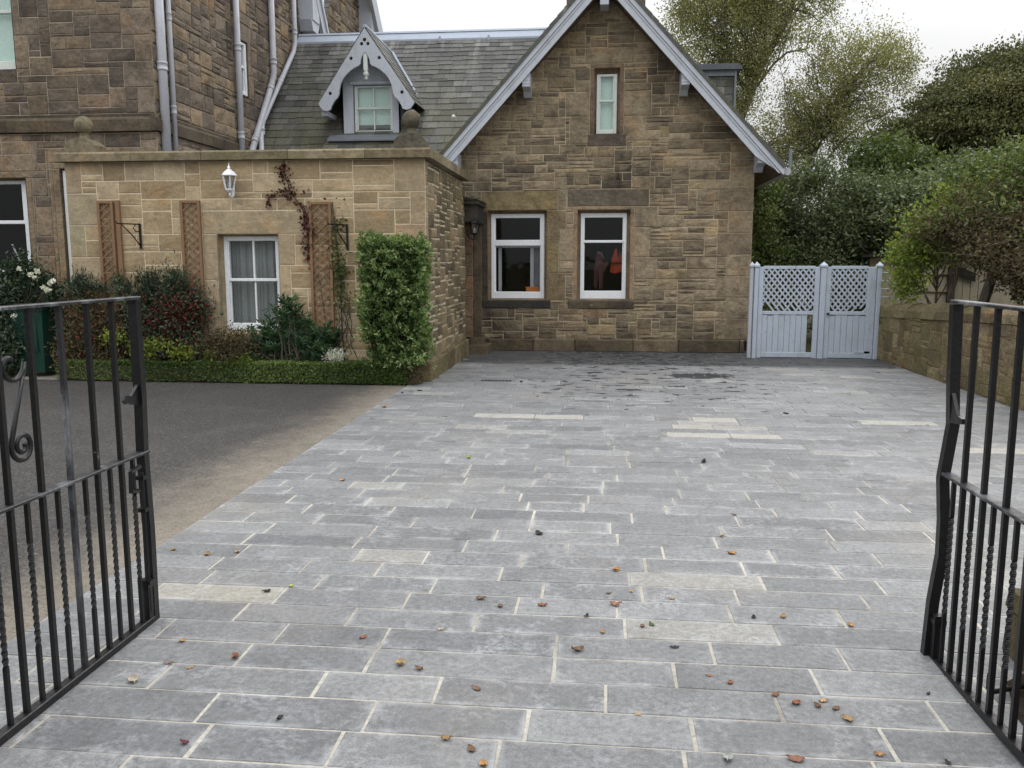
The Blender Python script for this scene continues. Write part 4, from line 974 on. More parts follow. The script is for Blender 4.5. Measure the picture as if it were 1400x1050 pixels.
# ------------------------------------------------------------------ iron driveway gates
def twisted(mb, x, y, z0, z1, s):
    n = 84; pts = [(x, y, z0 + (z1 - z0) * i / n) for i in range(n + 1)]
    vs = []; a, b = .28, .80
    for i, (px, py, pz) in enumerate(pts):
        t = i / n; tw = max(0, min(1, (t - a) / (b - a))) * 2 * math.pi * 3.5
        for q in range(4):
            w_ = math.pi / 4 + q * math.pi / 2 + tw; vs.append((px + s * .707 * math.cos(w_), py + s * .707 * math.sin(w_), pz))
    mb.add(vs, [(i * 4 + q, i * 4 + (q + 1) % 4, i * 4 + 4 + (q + 1) % 4, i * 4 + 4 + q) for i in range(n) for q in range(4)])
def spiral(c, r0, r1, a0, a1, n=26):
    return [(c[0] + (r0 + (r1 - r0) * i / n) * math.cos(a0 + (a1 - a0) * i / n), c[1] + (r0 + (r1 - r0) * i / n) * math.sin(a0 + (a1 - a0) * i / n)) for i in range(n + 1)]
def iron_gate(X, inward, label, zb0, zb1, kink):
    """X: plane of the opened leaf; inward: +1 if the drive lies at +x of it; kink: sideways wobble of the meeting stile"""
    g = thing('iron_gate', (X, 1.75, 0), label, 'gate', 'pair of black iron driveway gates')
    B = M['black_iron']; Y0, Y1 = 1.75, 3.375; f = lambda y: (y - Y0) / (Y1 - Y0)
    zb = lambda y: zb0 + (zb1 - zb0) * f(y); zt = lambda y: 1.40 + (zb1 - zb0) * (f(y) - .5) * .0
    zm = lambda y: .757 + (zb1 - .02) * f(y) * .4
    # rails
    for nm, z, hw, th, top_m in (('top_rail', zt, .021, .006, 'black_iron_grey'), ('middle_rail', zm, .022, .0055, 'black_iron_grey'), ('bottom_rail', zb, .019, .014, 'black_iron')):
        mb = MB(); vs = []
        for yy in (Y0, Y1 + .02):
            c = z(yy) + (.012 if nm == 'bottom_rail' else 0)
            e = .003
            vs += [(X - hw, yy, c - th), (X + hw, yy, c - th), (X + hw, yy, c + th - e), (X + hw - e, yy, c + th), (X - hw + e, yy, c + th), (X - hw, yy, c + th - e)]
        mb.add(vs, [tuple(range(5, -1, -1)), tuple(range(6, 12))] + [(i, (i + 1) % 6, 6 + (i + 1) % 6, 6 + i) for i in range(6)])
        mb.build(nm, M[top_m], g)
    # stiles
    for yy, k, s in ((Y1, kink, .0185), (Y0 + .02, [], .023)):
        pts = [(X + dx, yy, z) for z, dx in k] if k else [(X, yy, 0), (X, yy, 1.39)]
        mb = MB(); mb.tube(pts, s * 1.414, 4, square=True); mb.build('stile', B, g)
    sp = .1655; ys = [3.205 - sp * i for i in range(9)]
    for i, yy in enumerate(ys):
        if yy < Y0 + .06: continue
        mb = MB(); mb.tube([(X, yy, zb(yy) + .02), (X, yy, .7), (X, yy, zt(yy) - .004)], .0088 * 1.414, 4, square=True)
        mb.build('bar', M['black_iron_grey'] if (i == 2 and inward > 0) else B, g)
    for i in range(9):
        yy = 3.205 + sp / 2 - sp * i
        if yy < Y0 + .06: continue
        mb = MB(); twisted(mb, X, yy, zb(yy) + .02, zm(yy) - .004, .0145); mb.build('twisted_bar', B, g)
    # S scrolls either side of the middle
    for m in (1, -1):
        yc = 2.53
        up = spiral((yc + m * .072, 1.215), .012, .07, math.pi * (1.0 if m > 0 else 0.0) - m * 2 * math.pi * 1.35, math.pi * (0 if m > 0 else 1.0), 30)
        up = [(a, b) for a, b in up]
        low = spiral((yc + m * .098, .938), .056, .012, math.pi * (.95 if m > 0 else .05), math.pi * (.95 if m > 0 else .05) + m * 2 * math.pi * 1.6, 34)
        mb = MB(); mb.tube([(X, a, b) for a, b in up + low], .0085, 8); mb.build('scroll', B, g, smooth=True)
    s = inward
    mb = MB(); mb.prism([(3.355, 1.04), (3.355, .955), (3.30, .965), (3.265, .985), (3.262, .972), (3.24, .99), (3.255, 1.01), (3.3, 1.0)] if X < 0 else [(3.36, 1.06), (3.36, .94), (3.25, .955), (3.25, .975), (3.30, .98)],
                        lambda a, b, d: (d, a, b), X - .005, X + .009); mb.build('latch', B, g)
    mb = MB(); mb.box(X - .02, X + .018, 3.316, 3.352, zb(3.33) + .03, zb(3.33) + .2); mb.box(X - .024, X + .022, 3.312, 3.356, zb(3.33) + .165, zb(3.33) + .185); mb.build('bolt_keeper', B, g)
    if X < 0:
        mb = MB(); mb.tube([(X + .012, 3.33, .06), (X + .012, 3.33, .67)], .009, 8)
        mb.tube([(X + .012, 3.32, .70), (X + .012, 3.25, .69), (X + .012, 3.245, .61), (X + .012, 3.3, .6)], .010, 8)
        for z in (.18, .5, .64): mb.box(X - .012, X + .026, 3.318, 3.372, z, z + .016)
        mb.build('drop_bolt', B, g)
    for z in (.2, 1.2):
        mb = MB(); mb.tube([(X, Y0 + .02, z - .05), (X, Y0 + .02, z + .05)], .034, 12); mb.build('hinge', B, g)
    return g
iron_gate(-1.92, 1, 'black wrought iron gate leaf standing open on the tarmac side', .01, .0, [(0.0, 0), (.4, .004), (.75, -.003), (1.0, .003), (1.39, 0)])
iron_gate(1.335, -1, 'black wrought iron gate leaf with kinked stile standing open on the wall side', .06, -.02, [(-.03, -.022), (.0, -.02), (.22, -.012), (.41, .008), (.55, .006), (.72, -.008), (.93, .014), (1.1, .004), (1.39, -.004)])
# stone stub and iron stay by the right-hand gate; hidden gate piers beyond the frame
def pier(x0, x1, y0, y1, h, label, seed):
    p = thing('stone_pier', ((x0 + x1) / 2, (y0 + y1) / 2, 0), label, 'stone pier'); rng = random.Random(seed); z = 0.0; mb = MB()
    while z < h - .02:
        hh = min(rng.uniform(.13, .22), h - z); c = rng.uniform(.35, .65)
        for a, b in ((y0, y0 + (y1 - y0) * c), (y0 + (y1 - y0) * c, y1)):
            j = lambda: rng.uniform(-.012, .012)
            q = [(x0 + j(), a + .006, z + .005), (x1 + j(), a + .006, z + .005), (x1 + j(), b - .006, z + .005), (x0 + j(), b - .006, z + .005)]
            t = [(u * .97 + .03 * (x0 + x1) / 2, v * .97 + .03 * (a + b) / 2, w_ + hh - .01) for u, v, w_ in q]
            mb.add(q + t, [(3, 2, 1, 0), (4, 5, 6, 7)] + [(i, (i + 1) % 4, 4 + (i + 1) % 4, 4 + i) for i in range(4)], (rng.random(), .5, .1, 1))
        z += hh
    mb.build('stones', M['rubble'], p)
    mb = MB(); mb.box(x0 + .02, x1 - .02, y0 + .02, y1 - .02, 0, h - .03); mb.build('mortar_core', M['mortar_rubble'], p)
    return p
pier(1.62, 2.1, 2.35, 3.45, .27, 'low pale stone stub wall behind the iron gate with kinked stile', 5)
pier(1.40, 1.95, 1.2, 1.72, 1.5, 'squared stone gate pier carrying the kinked iron gate', 6)
pier(-2.5, -1.95, 1.2, 1.72, 1.5, 'squared stone gate pier carrying the iron gate on the tarmac side', 7)
mb = MB(); mb.tube([(1.39, 3.02, .10), (1.395, 3.02, .045), (1.41, 3.03, .025), (1.64, 3.12, .03)], [.004, .009, .009, .009], 8)
tag(mb.build('gate_stay', M['black_iron'], origin=(1.5, 3.06, .03), smooth=True), 'thin black iron hook fixed low to the stub wall', 'gate hook')
mb = MB(); mb.add([(1.40, 2.4, .004), (1.66, 2.3, .004), (1.7, 3.3, .004), (1.52, 3.16, .004), (1.44, 2.9, .004)], [(0, 1, 2, 3, 4)]); tag(mb.build('soil_patch', M['soil']), kind='structure')

# ------------------------------------------------------------------ wall lanterns
def lantern(p, mat, s, label, side, kind):
    """p: point on the wall; side: unit vector out of the wall"""
    sx, sy = side; t = thing(kind, p, label, 'wall lantern'); cx, cy = p[0] + sx * .15 * s, p[1] + sy * .15 * s; z = p[2]
    mb = MB(); mb.lathe((cx, cy, z + .19 * s), [(.115 * s, 0), (.12 * s, .012 * s), (.085 * s, .055 * s), (.035 * s, .095 * s), (.02 * s, .10 * s), (.026 * s, .12 * s), (.01 * s, .15 * s), (.003 * s, .19 * s)], 6); mb.build('cap', M[mat], t)
    mb = MB()
    for q in range(6):
        w_ = q * math.pi / 3; c_, s_ = math.cos(w_), math.sin(w_)
        mb.tube([(cx + .062 * s * c_, cy + .062 * s * s_, z), (cx + .1 * s * c_, cy + .1 * s * s_, z + .19 * s)], .008 * s, 5)
    mb.lathe((cx, cy, z - .03 * s), [(.02 * s, -.02 * s), (.05 * s, 0), (.068 * s, .02 * s), (.068 * s, .035 * s)], 6); mb.build('cage', M[mat], t)
    mb = MB(); mb.lathe((cx, cy, z), [(.056 * s, 0), (.094 * s, .188 * s)], 6); mb.build('glass', M['lamp_glass'], t)
    mb = MB(); mb.lathe((cx, cy, z), [(.02 * s, 0), (.028 * s, .05 * s), (.022 * s, .1 * s), (.0, .11 * s)], 10); mb.build('bulb', M['white_metal'], t)
    px, py = sy, -sx
    mb = MB(); mb.tube([(cx, cy, z - .05 * s), (cx, cy, z - .09 * s), (cx - sx * .04 * s, cy - sy * .04 * s, z - .12 * s), (p[0] + sx * .03, p[1] + sy * .03, z - .09 * s), (p[0] + sx * .02, p[1] + sy * .02, z - .02 * s), (p[0] + sx * .015, p[1] + sy * .015, z + .06 * s)], [.016 * s, .014 * s, .016 * s, .02 * s, .026 * s, .02 * s], 8); mb.build('arm', M[mat], t, smooth=True)
    return t
lantern((-4.73, 10.88, 2.46), 'white_metal', .86, 'white hexagonal lantern on the sandstone extension above the window', (0, -1), 'wall_lantern')
lantern((-2.17, 14.0, 2.0), 'black_iron', .8, 'small black lantern under the dark door hood', (1, 0), 'wall_lantern')

# ------------------------------------------------------------------ trellises and basket brackets
def trellis(u0, u1, v0, v1, label, wing=False, seed=1):
    t = thing('trellis', ((u0 + u1) / 2, 10.85, v0), label, 'trellis', 'trellis panels on the extension wall'); rng = random.Random(seed)
    for a, b in ((u0, u0 + .035), (u1 - .035, u1)):
        mb = MB(); mb.fbox(EXTF, a, b, v0, v1, .02, .06, ch=.003); mb.build('upright', M['trellis'], t)
    mb = MB(); mb.fbox(EXTF, u0 + .035, u1 - .035, v1 - .03, v1, .022, .058); mb.fbox(EXTF, u0 + .035, u1 - .035, v0, v0 + .03, .022, .058); mb.build('crosspiece', M['trellis'], t)
    mb = MB(); lattice(mb, EXTF, u0 + .035, u1 - .035, v0 + .03, v1 - .03, .12, .016, .028, rng, True, 0, .85, True)
    mb.build('lattice', M['trellis'], t)
    if wing:
        mb = MB(); mb.fbox(EXTF, u1 + .03, u1 + .085, v0, v1 + .01, .012, .05, ch=.003); mb.build('batten', M['trellis'], t)
    return t
trellis(-6.60, -6.38, .35, 2.33, 'trellis with an extra batten beside it, near the extension corner', True, 1)
trellis(-5.46, -5.19, .62, 2.33, 'reddish brown trellis between the basket bracket and the window', False, 2)
trellis(-3.735, -3.44, .70, 2.30, 'lighter trellis with crimson creeper and green climber on it', False, 3)
def basket_bracket(u, v, label):
    t = thing('basket_bracket', (u, 10.88, v), label, 'hanging bracket', 'iron basket brackets on the wall')
    y0 = 10.885
    mb = MB(); mb.box(u - .014, u + .014, y0 - .012, y0, v - .32, v + .01); mb.build('back_plate', M['black_iron'], t)
    mb = MB(); mb.tube([(u, y0, v), (u - .12, y0 - .2, v), (u - .16, y0 - .26, v + .0), (u - .17, y0 - .28, v + .03)], .009, 6)
    mb.tube([(u, y0, v - .29), (u - .06, y0 - .1, v - .14), (u - .13, y0 - .215, v - .01)], .008, 6); mb.tube([(u - .03, y0 - .05, v), (u - .05, y0 - .08, v - .05), (u - .03, y0 - .05, v - .1), (u, y0, v - .09)], .006, 6); mb.build('arm', M['black_iron'], t, smooth=True)
basket_bracket(-6.04, 2.03, 'black iron basket bracket between two trellises'); basket_bracket(-3.245, 2.01, 'black iron basket bracket above the clipped green shrub')

# ------------------------------------------------------------------ bin, drain, things inside the windows
bn = thing('wheelie_bin', (-7.62, 11.1, 0), 'dark green wheelie bin standing by the flower bed', 'bin')
mb = MB()
def taper(mb, x0, x1, y0, y1, z0, z1, i):
    mb.add([(x0 + i, y0 + i, z0), (x1 - i, y0 + i, z0), (x1 - i, y1 - i, z0), (x0 + i, y1 - i, z0), (x0, y0, z1), (x1, y0, z1), (x1, y1, z1), (x0, y1, z1)],
           [(0, 3, 2, 1), (4, 5, 6, 7), (0, 1, 5, 4), (1, 2, 6, 5), (2, 3, 7, 6), (3, 0, 4, 7)])
taper(mb, -7.87, -7.40, 10.72, 11.3, .06, .92, .045); mb.box(-7.89, -7.38, 10.70, 11.32, .90, .935)
for k in range(3): mb.box(-7.80 + k * .12, -7.74 + k * .12, 10.725, 10.745, .35, .8)
mb.build('body', M['bin'], bn)
mb = MB(); taper(mb, -7.9, -7.37, 10.67, 11.34, .937, .965, 0.0); taper(mb, -7.82, -7.45, 10.74, 11.28, .965, .99, -.03); mb.build('lid', M['bin_lid'], bn)
for x in (-7.86, -7.43):
    mb = MB(); mb.tube([(x, 11.26, .1), (x + .04, 11.26, .1)], .1, 16); mb.build('wheel', M['black_iron'], bn)
dc = thing('drain_cover', (-1.33, 11.0, 0), 'small dark metal drain grating in the paving near the extension', 'drain cover')
mb = MB(); mb.box(-1.55, -1.12, 10.93, 11.07, -.003, .005); mb.build('frame', M['lead'], dc)
mb = MB()
for k in range(9): mb.box(-1.53 + k * .045, -1.50 + k * .045, 10.945, 11.055, .0051, .008)
mb.build('grating', M['black_iron'], dc)
def cloth(poly, y, mat, name, label, cat, extra=()):
    t = thing(name, (poly[0][0], y, poly[0][1]), label, cat)
    mb = MB(); mb.prism(poly, lambda a, b, d: (a, y + d + .02 * math.sin(a * 60) + .01 * math.sin(b * 25), b), 0, .035); mb.build('cloth', M[mat], t)
    for p, m_, nm in extra:
        mb = MB(); mb.prism(p, lambda a, b, d: (a, y - .012 + d + .02 * math.sin(a * 60), b), 0, .01); mb.build(nm, M[m_], t)
    return t
cloth([(.17, 1.36), (.24, 1.33), (.33, 1.34), (.39, 1.38), (.40, 1.62), (.37, 1.75), (.345, 1.63), (.33, 1.76), (.30, 1.62), (.28, 1.77), (.24, 1.76), (.22, 1.66), (.19, 1.6)], 15.45, 'orange', 'hi_vis_vest', 'orange high visibility vest hanging inside the cottage window', 'vest',
      [([(.17, 1.50), (.40, 1.50), (.40, 1.525), (.17, 1.525)], 'redcloth', 'tape')])
cloth([(-.12, 1.12), (-.07, 1.04), (-.03, 1.3), (.0, 1.05), (.04, 1.08), (.05, 1.35), (.14, 1.5), (.13, 1.54), (.04, 1.52), (.0, 1.68), (-.06, 1.68), (-.1, 1.6), (-.12, 1.42)], 15.5, 'redcloth', 'red_overalls', 'dull red overalls hanging beside the orange vest in the window', 'overalls',
      [([(-.02, 1.06), (-.005, 1.06), (.0, 1.45), (-.02, 1.45)], 'silver', 'stripe'), ([(-.07, 1.66), (.02, 1.63), (.05, 1.58), (.06, 1.61), (.02, 1.70), (-.06, 1.73)], 'silver', 'hood')])
bx = thing('orange_box', (-1.17, 15.15, 1.02), 'small orange box on the sill inside the wider window', 'box')
mb = MB(); mb.box(-1.30, -1.07, 15.12, 15.2, 1.015, 1.085); mb.build('body', M['box_orange'], bx); mb = MB(); mb.box(-1.31, -1.06, 15.11, 15.21, 1.085, 1.1); mb.build('lid', M['box_orange'], bx)
#@@PART4
# ------------------------------------------------------------------ plants
def leaf_mesh(name, pos, size, mat, parent=None, origin=None, seed=0, bias=(0, 0, .3), asp=.5, tone=None, col=None, dirs=None, fold=.12):
    """many leaf-shaped faces at pos; tone: 0..1 per leaf, or col: a colour of its own"""
    rng = np.random.default_rng(seed); n = len(pos); pos = np.asarray(pos, float)
    size = np.broadcast_to(np.asarray(size, float), (n,))[:, None] * rng.uniform(.7, 1.25, (n, 1))
    d = rng.normal(size=(n, 3)) * .8 + np.array(bias) if dirs is None else dirs + rng.normal(size=(n, 3)) * .25
    d /= np.linalg.norm(d, axis=1, keepdims=True) + 1e-9
    s = np.cross(d, rng.normal(size=(n, 3)) + np.array([0, 0, .6])); s /= np.linalg.norm(s, axis=1, keepdims=True) + 1e-9
    nn = np.cross(d, s)
    mid = pos + d * size * .45
    V = np.stack([pos, mid + s * size * asp * .5 + nn * size * fold, pos + d * size, mid - s * size * asp * .5 + nn * size * fold], 1).reshape(-1, 3)
    org = world_loc(parent) if parent is not None else np.array(origin if origin is not None else (0, 0, 0), float)
    V -= org
    me = bpy.data.meshes.new(name); me.vertices.add(4 * n); me.vertices.foreach_set('co', V.astype(np.float32).ravel())
    idx = np.arange(4 * n, dtype=np.int32).reshape(n, 4)
    tri = np.concatenate([idx[:, [0, 1, 2]], idx[:, [0, 2, 3]]], 1).reshape(-1)
    me.loops.add(6 * n); me.loops.foreach_set('vertex_index', tri)
    me.polygons.add(2 * n); me.polygons.foreach_set('loop_start', np.arange(0, 6 * n, 3, dtype=np.int32))
    T = np.ones((n, 4)); T[:, 0] = rng.uniform(0, 1, n) if tone is None else tone; T[:, 1:3] = .5
    if col is not None:
        m_ = ~np.isnan(col[:, 0]); T[m_, :3] = col[m_]; T[m_, 3] = 0
    a = me.attributes.new('tone', 'FLOAT_COLOR', 'POINT'); a.data.foreach_set('color', np.repeat(T, 4, 0).astype(np.float32).ravel())
    me.materials.append(mat); me.update(calc_edges=True); me.validate()
    o = bpy.data.objects.new(name, me); C.objects.link(o)
    if parent is not None: o.parent = parent
    else: o.location = org
    return o
L_ = {}
L_['birch'] = mat_leaf('birch_leaf', [(0, (.15, .155, .08)), (.6, (.26, .26, .13)), (1, (.38, .36, .185))], .5, .5)
L_['yew'] = mat_leaf('yew_leaf', [(0, (.055, .066, .03)), (.6, (.13, .135, .057)), (1, (.24, .225, .095))], .6, .2, .2)
L_['laurel'] = mat_leaf('laurel_leaf', [(0, (.055, .07, .035)), (.6, (.115, .14, .066)), (1, (.21, .24, .12))], .45, .25, .3)
L_['lime'] = mat_leaf('lime_leaf', [(0, (.09, .135, .03)), (.6, (.2, .26, .055)), (1, (.38, .4, .1))], .45, .45)
L_['mid'] = mat_leaf('mid_leaf', [(0, (.05, .075, .024)), (.6, (.115, .15, .048)), (1, (.22, .25, .09))], .45, .35)
L_['brown'] = mat_leaf('brown_leaf', [(0, (.05, .04, .024)), (.5, (.115, .09, .055)), (.75, (.155, .13, .075)), (1, (.16, .18, .07))], .8, .2, .15)
L_['shrub'] = mat_leaf('shrub_leaf', [(0, (.04, .075, .02)), (.45, (.15, .23, .075)), (1, (.50, .58, .30))], .32, .35, .5)
L_['box'] = mat_leaf('box_leaf', [(0, (.055, .095, .026)), (.6, (.13, .19, .055)), (1, (.27, .34, .115))], .4, .3, .4)
L_['dark'] = mat_leaf('dark_leaf', [(0, (.022, .04, .025)), (.6, (.055, .085, .05)), (1, (.13, .17, .105))], .45, .2, .35)
L_['spurge'] = mat_leaf('spurge_leaf', [(0, (.03, .062, .034)), (.6, (.072, .14, .065)), (1, (.16, .25, .12))], .45, .25, .35)
L_['crimson'] = mat_leaf('crimson_leaf', [(0, (.045, .017, .014)), (.6, (.10, .034, .028)), (1, (.17, .06, .045))], .5, .25)
L_['petal'] = mat_leaf('petal', [(0, (.6, .6, .55)), (1, (.85, .85, .8))], .5, .3)
NRM = np.random.default_rng
def blob_points(rng, blobs, per, spread):
    """leaf positions clumped inside ellipsoids: blobs = [(centre, radii, clumps)]"""
    P, K = [], []
    for c, r, n in blobs:
        d = rng.normal(size=(n, 3)); d /= np.linalg.norm(d, axis=1, keepdims=True)
        rad = rng.uniform(.15, 1, (n, 1)) ** .42
        cc = np.array(c) + d * rad * np.array(r)
        for q in cc:
            m = max(3, int(per * rng.uniform(.5, 1.5))); s = np.array(spread) * rng.uniform(.6, 1.3)
            P.append(q + rng.normal(size=(m, 3)) * s); K.append(np.full(m, rng.uniform(-.22, .22)))
    P = np.concatenate(P); K = np.concatenate(K)
    return P, np.clip(rng.beta(2, 2, len(P)) + K, 0, 1)
def limb(p, q, rng, n=6, sag=.0, wob=.08):
    p, q = np.array(p, float), np.array(q, float); L = np.linalg.norm(q - p); pts = []
    for i in range(n + 1):
        t = i / n; pts.append(p + (q - p) * t + np.array([0, 0, sag * L * math.sin(math.pi * t)]) + (rng.normal(size=3) * wob * L * math.sin(math.pi * t) * .35))
    return pts
def along(pts, t):
    k = t * (len(pts) - 1); i = min(int(k), len(pts) - 2); return np.array(pts[i]) + (np.array(pts[i + 1]) - np.array(pts[i])) * (k - i)
def tree(name, label, cat, trunk, r0, blobs, per, spread, leaf, size, bark, seed, group=None, limbs=30, hang=0.0, bias=(0, 0, .1), asp=.55, lo=.3, limb_r=.035, origin=None):
    rng = NRM(seed); o = thing(name, origin or tuple(trunk[0]), label, cat, group)
    P, tone = blob_points(rng, blobs, per, spread)
    if hang:
        P[:, 2] -= rng.exponential(hang, len(P)) * rng.random(len(P))
    mb = MB(); rr = [r0 * (1 - .9 * i / (len(trunk) - 1)) for i in range(len(trunk))]
    mb.tube(trunk, rr, 10)
    ends = P[rng.choice(len(P), limbs, replace=False)]
    for e in ends:
        base = along(trunk, rng.uniform(lo, .97)); 
        if base[2] > e[2] + .3: base = along(trunk, rng.uniform(lo, .6))
        pts = limb(base, e, rng, 7, .06, .1); rad = limb_r * rng.uniform(.6, 1.3)
        mb.tube(pts, [rad * (1 - .8 * i / 7) for i in range(8)], 5)
        for _ in range(3):
            b = along(pts, rng.uniform(.4, .95)); near = ends[rng.integers(len(ends))] if rng.random() < .2 else b + rng.normal(size=3) * np.array([.5, .5, .35])
            if np.linalg.norm(near - b) < 1.6: mb.tube(limb(b, near, rng, 4, .0, .1), [rad * .35, rad * .28, rad * .2, rad * .14, rad * .08], 4)
    mb.build('trunk', M[bark], o)
    leaf_mesh('crown', P, size, L_[leaf], o, seed=seed, bias=bias, asp=asp, tone=tone)
    return o
# trees behind the house
tree('birch_tree', 'tall olive green birch with drooping sprays rising behind the cottage roof', 'tree', [(3.2, 24, 0), (3.25, 24, 3), (3.65, 24, 5.3), (4.05, 24.1, 6.4), (4.6, 24.2, 7.6), (5.2, 24.3, 8.8), (5.7, 24.4, 10)], .15,
     [((3.7, 24.2, 7.6), (1.15, 1.4, 1.5), 120), ((2.4, 24, 7.3), (.95, 1.0, 1.2), 50), ((4.6, 24.6, 8.7), (1.5, 1.6, 1.1), 70), ((2.9, 24, 8.9), (1.4, 1.4, 1.0), 80), ((3.6, 24, 6.0), (.8, .9, .7), 26), ((6.0, 24.5, 9.0), (.9, 1, .9), 16)], 190, (.19, .22, .22), 'birch', .062, 'birch_bark', 3, 'trees behind the cottage', limbs=46, hang=.28, bias=(0, 0, -.5), limb_r=.04)
tree('birch_tree', 'sparser birch leaning over the gate with bright sky between its leaves', 'tree', [(5.0, 23, 0), (5.0, 23, 2.6), (5.3, 23, 4.4), (5.9, 23.1, 5.6), (6.6, 23.2, 6.4), (7.2, 23.3, 7.3)], .11,
     [((6.4, 23.2, 6.6), (.85, 1.0, .75), 52), ((7.2, 23.3, 6.5), (.65, .8, .8), 24), ((5.3, 23, 5.6), (.8, .9, .95), 56), ((4.6, 23, 4.7), (.8, .9, .75), 44), ((5.9, 23, 4.9), (.9, .9, .5), 26), ((6.6, 23.1, 5.3), (.7, .8, .5), 17), ((5.2, 23, 6.9), (.5, .8, .6), 12), ((4.3, 22.8, 3.6), (.8, .8, .8), 40)], 150, (.18, .22, .2), 'birch', .062, 'birch_bark', 4, 'trees behind the cottage', limbs=60, hang=.2, bias=(0, 0, -.5), limb_r=.035)
tree('yew_tree', 'large dense dark evergreen with layered rounded crown beyond the brambles', 'tree', [(9.4, 24, 0), (9.4, 24, 2.2), (9.6, 24, 3.6), (10.0, 24, 4.8), (10.4, 24, 6.0)], .35,
     [((9.1, 23.5, 4.95), (1.5, 2.0, .95), 150), ((10.4, 24, 5.6), (2.0, 2.2, 1.35), 240), ((12.2, 24.3, 5.9), (2.4, 2.4, 1.6), 220), ((7.95, 23.2, 4.75), (.85, 1.2, .42), 50), ((8.4, 23.4, 4.1), (1.0, 1.2, .3), 26), ((10.5, 23.6, 4.1), (2.2, 1.5, .5), 70)], 200, (.30, .30, .075), 'yew', .085, 'bark', 5, 'trees behind the cottage', limbs=60, bias=(0, 0, .5), limb_r=.06)
tree('round_tree', 'mid green bushy tree between the birches and the dark evergreen', 'tree', [(6.7, 21, 0), (6.7, 21, 1.5), (6.6, 21, 3.4)], .12,
     [((6.3, 21, 3.5), (.75, .9, .95), 80), ((7.1, 21, 3.3), (.8, .9, .8), 60), ((6.6, 21, 2.2), (1.1, .9, .8), 60)], 90, (.17, .17, .15), 'mid', .10, 'bark', 6, 'trees behind the cottage', limbs=26)
# evergreen shrubs behind the white gate
tree('laurel_bush', 'dark glossy evergreen bush behind the lattice gate', 'bush', [(4.5, 18, 0), (4.5, 18, 1.2), (4.6, 18, 2.6)], .08,
     [((4.3, 18, 2.5), (1.0, .9, 1.15), 150), ((5.3, 18.2, 2.4), (.8, .9, 1.1), 110), ((4.7, 17.6, 1.2), (1.4, .9, 1.1), 150)], 85, (.15, .15, .13), 'laurel', .085, 'bark', 7, 'shrubs behind the gate', limbs=20, asp=.45)
tree('holly_bush', 'brighter green bush close against the cottage corner', 'bush', [(3.1, 17.4, 0), (3.1, 17.4, 1.2), (3.1, 17.4, 2.4)], .07,
     [((3.1, 17.6, 2.3), (.55, .8, .9), 80), ((3.2, 17.3, 1.1), (.6, .7, 1.0), 90)], 80, (.13, .13, .12), 'mid', .075, 'bark', 8, 'shrubs behind the gate', limbs=14)
tree('evergreen_shrub', 'dark bushy shrub mass over the shed below the pale tree', 'bush', [(6.2, 17, 0), (6.2, 17, 1), (6.2, 17, 2.2)], .08,
     [((6.0, 17, 2.3), (.8, .8, .8), 90), ((6.9, 17.3, 2.6), (1.0, .9, .9), 110), ((6.2, 16.4, 1.3), (1.2, .8, 1.0), 110), ((8.2, 17.5, 2.8), (1.2, 1, 1.0), 110)], 85, (.16, .16, .13), 'laurel', .09, 'bark', 9, 'shrubs behind the gate', limbs=20)
# brambles over the wall: brown thicket with live shoots
rng = NRM(12)
br_ = thing('bramble_thicket', (6.0, 11.8, 0), 'big brown twiggy thicket spilling over the rubble wall with green shoots on top', 'thicket')
mb = MB(); mb.tube([(5.05, 11.9, 0), (5.0, 11.9, .9), (5.2, 11.9, 1.7), (5.5, 11.9, 2.4)], [.09, .075, .06, .03], 8)
mb.tube([(5.3, 11.0, 0), (5.25, 11.0, 1.0), (5.6, 11.2, 2.0)], [.06, .05, .03], 8); mb.build('trunk', M['bark'], br_)
BB = [((5.6, 12.0, 2.15), (.95, 1.1, .62), 150), ((6.4, 11.4, 2.3), (1.0, 1.2, .75), 150), ((5.2, 11.2, 1.75), (.6, .9, .42), 60), ((6.0, 10.6, 1.8), (.9, .9, .6), 90), ((4.95, 12.6, 2.0), (.5, .7, .42), 50), ((5.7, 11.3, 1.35), (.7, 1.0, .45), 110), ((6.7, 11.0, 2.9), (1.0, 1.0, .55), 110), ((5.3, 10.2, 1.5), (.45, .6, .35), 50), ((6.6, 12.4, 1.7), (.8, .8, .8), 90)]
P, tone = blob_points(rng, BB, 62, (.15, .17, .12))
P = P[P[:, 2] > .95]; tone = rng.beta(2, 2.2, len(P))
leaf_mesh('dead_leaves', P, .062, L_['brown'], br_, seed=13, asp=.5, tone=tone)
mb = MB()
for _ in range(520):
    c = BB[rng.integers(len(BB))]; a = np.array(c[0]) + np.clip(rng.normal(size=3), -1, 1) * np.array(c[1]) * .55
    b = a + rng.normal(size=3) * np.array([.35, .35, .25])
    if min(a[2], b[2]) < 1.0: continue
    t = rng.uniform(.15, .95); mb.tube(limb(a, b, rng, 4, .08, .15), [.0045, .004, .003, .0025, .002], 4, (t, t, t, 1))
mb.build('branches', M['twig'], br_)
mb = MB()
for y, z, dy in ((9.6, 2.0, .1), (9.7, 2.1, -.05), (9.75, 1.7, .12), (9.8, 1.85, .0)):
    mb.tube([(5.6, y + .5, z - .15), (5.2, y + .1, z), (4.95, y - .1 + dy, z + .1), (4.82, y - .05, z + .06)], [.014, .011, .008, .005], 5)
mb.build('bare_branches', M['twig'], br_)
